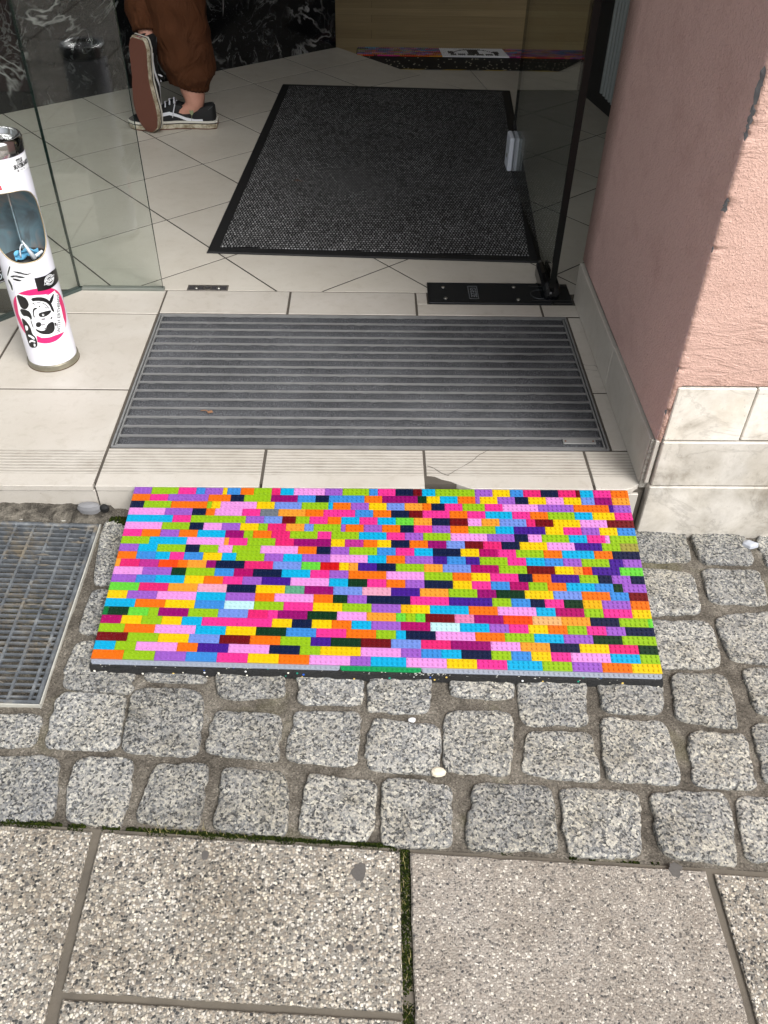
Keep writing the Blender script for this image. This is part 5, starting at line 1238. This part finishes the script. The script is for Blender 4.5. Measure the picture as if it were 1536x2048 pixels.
# clothing: trousers as one garment lofted around both legs
def yat(px, y): return Yp(px, y)
stand = []; YL = YS+.012
for ypx, xl, xr in ((172, 352, 416), (166, 350, 419), (159, 340, 424), (150, 334, 427), (135, 328, 429), (110, 318, 427), (68, 303, 420), (30, 292, 414), (0, 286, 410)):
    a, c = yat((xl, ypx), YL), yat((xr, ypx), YL); stand.append((Vector(((a.x+c.x)/2, YL+.0, (a.z+c.z)/2)), abs(c.x-a.x)/2))
z0_ = stand[-1][0].z; hipL = Vector((-.655, YL+.10, .93)); 
for k in (.25, .5, .75, 1): stand.append((stand[8][0].lerp(hipL, k), stand[8][1]*(1-k)+.112*k))
ank = M_ra @ Vector((.055, 0, .085)); kneeR = Vector((ank.x-.03, ank.y+.16, ank.z+.34)); hipR = Vector((-.80, YL+.16, .95))
# raised leg: ankle, calf, knee, thigh
raised = []
a0 = Yp((293, 62), ank.y); 
for p, r in ((Vector((a0.x, ank.y+.005, a0.z+.000)), .034), (Vector((a0.x-.001, ank.y+.012, a0.z+.018)), .046), (Vector((a0.x-.004, ank.y+.03, a0.z+.055)), .060), (kneeR.lerp(a0, .5)+Vector((0, .02, 0)), .078), (kneeR, .085), (kneeR.lerp(hipR, .5), .098), (hipR, .110)): raised.append((p, r+(.008 if r < .035 else 0)))
def leg(mb, st, seed, gather=True, mi=0):
    rings = []; NSEG = 64
    # refine
    fine = []
    for (p, r), (q, s) in zip(st[:-1], st[1:]):
        n_ = max(2, int((q-p).length/.006)); n_ = min(n_, 24)
        for k in range(n_): t = k/n_; fine.append((p.lerp(q, t), r+(s-r)*t))
    fine.append(st[-1])
    base = fine[0][0]
    for i, (p, r) in enumerate(fine):
        t = (fine[min(i+2, len(fine)-1)][0]-fine[max(i-2, 0)][0]).normalized(); A = Vector((1, 0, 0)); A = (A-t*A.dot(t)).normalized(); B = t.cross(A); R = []
        dz = (p-base).length
        for j in range(NSEG):
            a = 2*math.pi*j/NSEG; ca, sa = math.cos(a), math.sin(a)
            wr = .0
            g_ = math.exp(-(dz/.07)**2); 
            wr += .010*g_*(.4-abs(noise.noise(Vector((ca*2.2+dz*9, sa*2.2, dz*42+seed)))))*min(1, dz/.016)
            wr += .011*noise.noise(Vector((ca*1.3, sa*1.3+dz*3, dz*16+seed)))*min(1, dz/.02)
            wr += .0035*math.sin(a*15+2*noise.noise(Vector((ca, sa, seed))))*math.exp(-((dz-.014)/.016)**2)
            R.append(p + A*(ca*(r+wr)) + B*(sa*(r*.92+wr)))
        rings.append(R)
    rings.insert(0, [q_.lerp(fine[0][0], .18) for q_ in rings[0]])
    rings.insert(0, [q_.lerp(fine[0][0], .2)+(fine[2][0]-fine[0][0]).normalized()*.02 for q_ in rings[0]])
    mb.loft(rings, mi, (False, True))
b = MB(); leg(b, stand, 1.0); leg(b, raised, 6.3)
pel = [(Vector((-.727, YL+.13, .84)), .150, .11), (Vector((-.727, YL+.13, .90)), .185, .13), (Vector((-.727, YL+.13, .98)), .180, .13), (Vector((-.725, YL+.13, 1.06)), .165, .12)]
b.loft([[c+Vector((math.cos(2*math.pi*j/40)*rx, math.sin(2*math.pi*j/40)*ry, 0)) for j in range(40)] for c, rx, ry in pel], 0)
tr = b.build('trousers', PANT.m, per, smooth=True)
for st, sd_ in ((stand, 1), (raised, 2)):
    b = MB(); p, r = st[0]; q = st[1][0]; t = (q-p).normalized(); A = Vector((1, 0, 0)); A = (A-t*A.dot(t)).normalized(); B = t.cross(A); rs = []
    for k, (dz, rr) in enumerate(((.0, .985), (-.003, 1.01), (.004, 1.045), (.014, 1.04), (.019, 1.0), (.021, .97))):
        rs.append([p+t*dz+A*math.cos(a)*(r*rr+.0022*math.sin(a*26+sd_))+B*math.sin(a)*(r*.92*rr+.0022*math.sin(a*26+sd_)) for a in [2*math.pi*j/104 for j in range(104)]])
    b.loft(rs, 0, (False, False)); b.build('elastic_cuff', PANT.m, tr, smooth=True)
# body: one continuous skinned surface (mostly inside the clothes)
def skin_obj(name, V, E, R, root, mat, parent, sub=2):
    me = bpy.data.meshes.new(name); me.from_pydata(V, E, []); me.materials.append(mat)
    o = bpy.data.objects.new(name, me); COL.objects.link(o)
    sk_ = o.modifiers.new('skin', 'SKIN'); sk_.use_smooth_shade = True; o.modifiers.new('sub', 'SUBSURF').levels = sub
    o.modifiers['sub'].render_levels = sub
    for i, r in enumerate(R): me.skin_vertices[0].data[i].radius = r if isinstance(r, tuple) else (r, r)
    for i in range(len(V)): me.skin_vertices[0].data[i].use_root = (i == root)
    bpy.context.view_layer.update()
    m2 = bpy.data.meshes.new_from_object(o.evaluated_get(bpy.context.evaluated_depsgraph_get()))
    bpy.data.objects.remove(o); m2.materials.clear(); m2.materials.append(mat)
    for p in m2.polygons: p.use_smooth = True
    m2.name = name; o = bpy.data.objects.new(name, m2); COL.objects.link(o); o.parent = parent
    o.matrix_parent_inverse = Matrix.Translation(parent.location).inverted(); return o
V = []; E = []; R = []
def chain(pts, start=None):
    prev = start
    for p, r in pts:
        V.append(tuple(p)); R.append(r); i = len(V)-1
        if prev is not None: E.append((prev, i))
        prev = i
    return prev
cB = Vector((-.727, YL+.13, 0))
pelv = chain([(cB+Vector((0, 0, .98)), (.11, .08))])
# standing leg
sa_ = M_st @ Vector((.066, 0, .062)); sf = M_st @ Vector((.15, 0, .034)); stt = M_st @ Vector((.23, 0, .024)); sk0 = stand[0][0]
chain([(hipL+Vector((-.02, 0, -.02)), .075), (Vector((-.64, YL+.03, .50)), .052), (Vector((sk0.x, sk0.y, .30)), .048), (Vector((sk0.x+.0, sk0.y, sk0.z+.02)), .047), (Vector((sk0.x+.002, YS+.004, .110)), (.044, .044)), (sa_, (.033, .034)), (sf, (.026, .012)), (stt, (.022, .008))], pelv)
ra_ = M_ra @ Vector((.058, 0, .048)); rf = M_ra @ Vector((.15, 0, .034)); rt = M_ra @ Vector((.23, 0, .024)); rk = raised[0][0]
chain([(hipR+Vector((.02, 0, -.02)), .075), (kneeR, .052), (kneeR.lerp(rk, .5), .048), (rk+Vector((0, .004, .02)), .030), (rk.lerp(ra_, .4), .028), (ra_, (.022, .022)), (rf, (.026, .012)), (rt, (.022, .008))], pelv)
ch = chain([(cB+Vector((0, 0, 1.15)), (.09, .06)), (cB+Vector((0, 0, 1.33)), (.09, .06)), (cB+Vector((0, .01, 1.45)), (.08, .06)), (cB+Vector((0, .01, 1.53)), .05), (cB+Vector((0, .03, 1.60)), .07), (cB+Vector((0, .035, 1.68)), .083), (cB+Vector((0, .03, 1.76)), .062)], pelv)
chestI = ch-5
for s in (-1, 1):
    w_ = chain([(cB+Vector((s*.15, 0, 1.37)), .030), (cB+Vector((s*.235, .02, 1.12)), .028), (cB+Vector((s*.25, .12, .92)), .024), (cB+Vector((s*.25, .15, .86)), (.036, .018))], chestI)
    for f in range(4): chain([(cB+Vector((s*.25+(f-1.5)*.018, .165, .825)), .009), (cB+Vector((s*.25+(f-1.5)*.02, .172, .79-.004*abs(f-1.5))), .008), (cB+Vector((s*.25+(f-1.5)*.02, .160, .765-.004*abs(f-1.5))), .0065)], w_)
    chain([(cB+Vector((s*.25-s*.04, .155, .85)), .010), (cB+Vector((s*.25-s*.055, .165, .82)), .008)], w_)
body = skin_obj('body', V, E, R, pelv, SKIN.m, per)
V = []; E = []; R = []
p0 = chain([(cB+Vector((0, 0, 1.02)), (.165, .12)), (cB+Vector((0, 0, 1.15)), (.15, .11)), (cB+Vector((0, 0, 1.36)), (.165, .115)), (cB+Vector((0, .01, 1.46)), (.09, .08)), (cB+Vector((0, .01, 1.52)), .062)])
for s in (-1, 1): chain([(cB+Vector((s*.18, 0, 1.40)), .068), (cB+Vector((s*.235, .02, 1.12)), .052), (cB+Vector((s*.252, .12, .93)), .036)], p0-2)
skin_obj('hooded_jumper', V, E, R, 1, HOOD, per)
b = MB(); rs = []
for k in range(9):
    a = math.pi*(.16+.84*k/8)*.5+.1; zc_ = 1.615+.165*math.sin(a); rr = .098*math.cos(a)+.012
    rs.append([cB+Vector((math.cos(2*math.pi*j/28)*rr*.88, .022+math.sin(2*math.pi*j/28)*rr*1.05, zc_)) for j in range(28)])
b.loft(rs, 0, (False, True)); b.build('hair', HAIR, per, smooth=True)
b = MB(); hc = cB+Vector((0, .125, 1.655))
b.loft([[hc+Vector((math.cos(a)*r_, d_y, z_+math.sin(a)*r_)) for a in [2*math.pi*j/8 for j in range(8)]] for r_, d_y, z_ in ((.012, -.012, .0), (.013, .008, -.006), (.006, .018, -.010))], 0)
for s in (-1, 1): b.lathe([(0, -.008), (.010, 0), (0, .008)], hc+Vector((s*.032, -.014, .025)), 10, 1)
b.box(hc+Vector((-.022, -.012, -.043)), hc+Vector((.022, -.004, -.037)), 2)
b.build('face', [SKIN.m, SWH, simple('lips', (150, 80, 76), .5)], body, smooth=True)
# little heart shaped leaf sticking to the standing shoe
b = MB(); c = M_st @ Vector((.078, .0365, .058)); 
hp = [(0, -.010), (.006, -.002), (.0075, .005), (.004, .009), (0, .005), (-.004, .009), (-.0075, .005), (-.006, -.002)]
b.add([c+Vector((x, -.003+.001*abs(x)*100*.3, z)) for x, z in hp], [tuple(range(8))]); b.tube([c+Vector((0, -.003, -.009)), c+Vector((-.003, -.004, -.026))], .0006, 5)
tag(b.build('heart_leaf', simple('pale_leaf', (150, 158, 120), .8, var=.4)), 'small pale heart shaped leaf stuck to the side of the flat shoe', 'leaf')
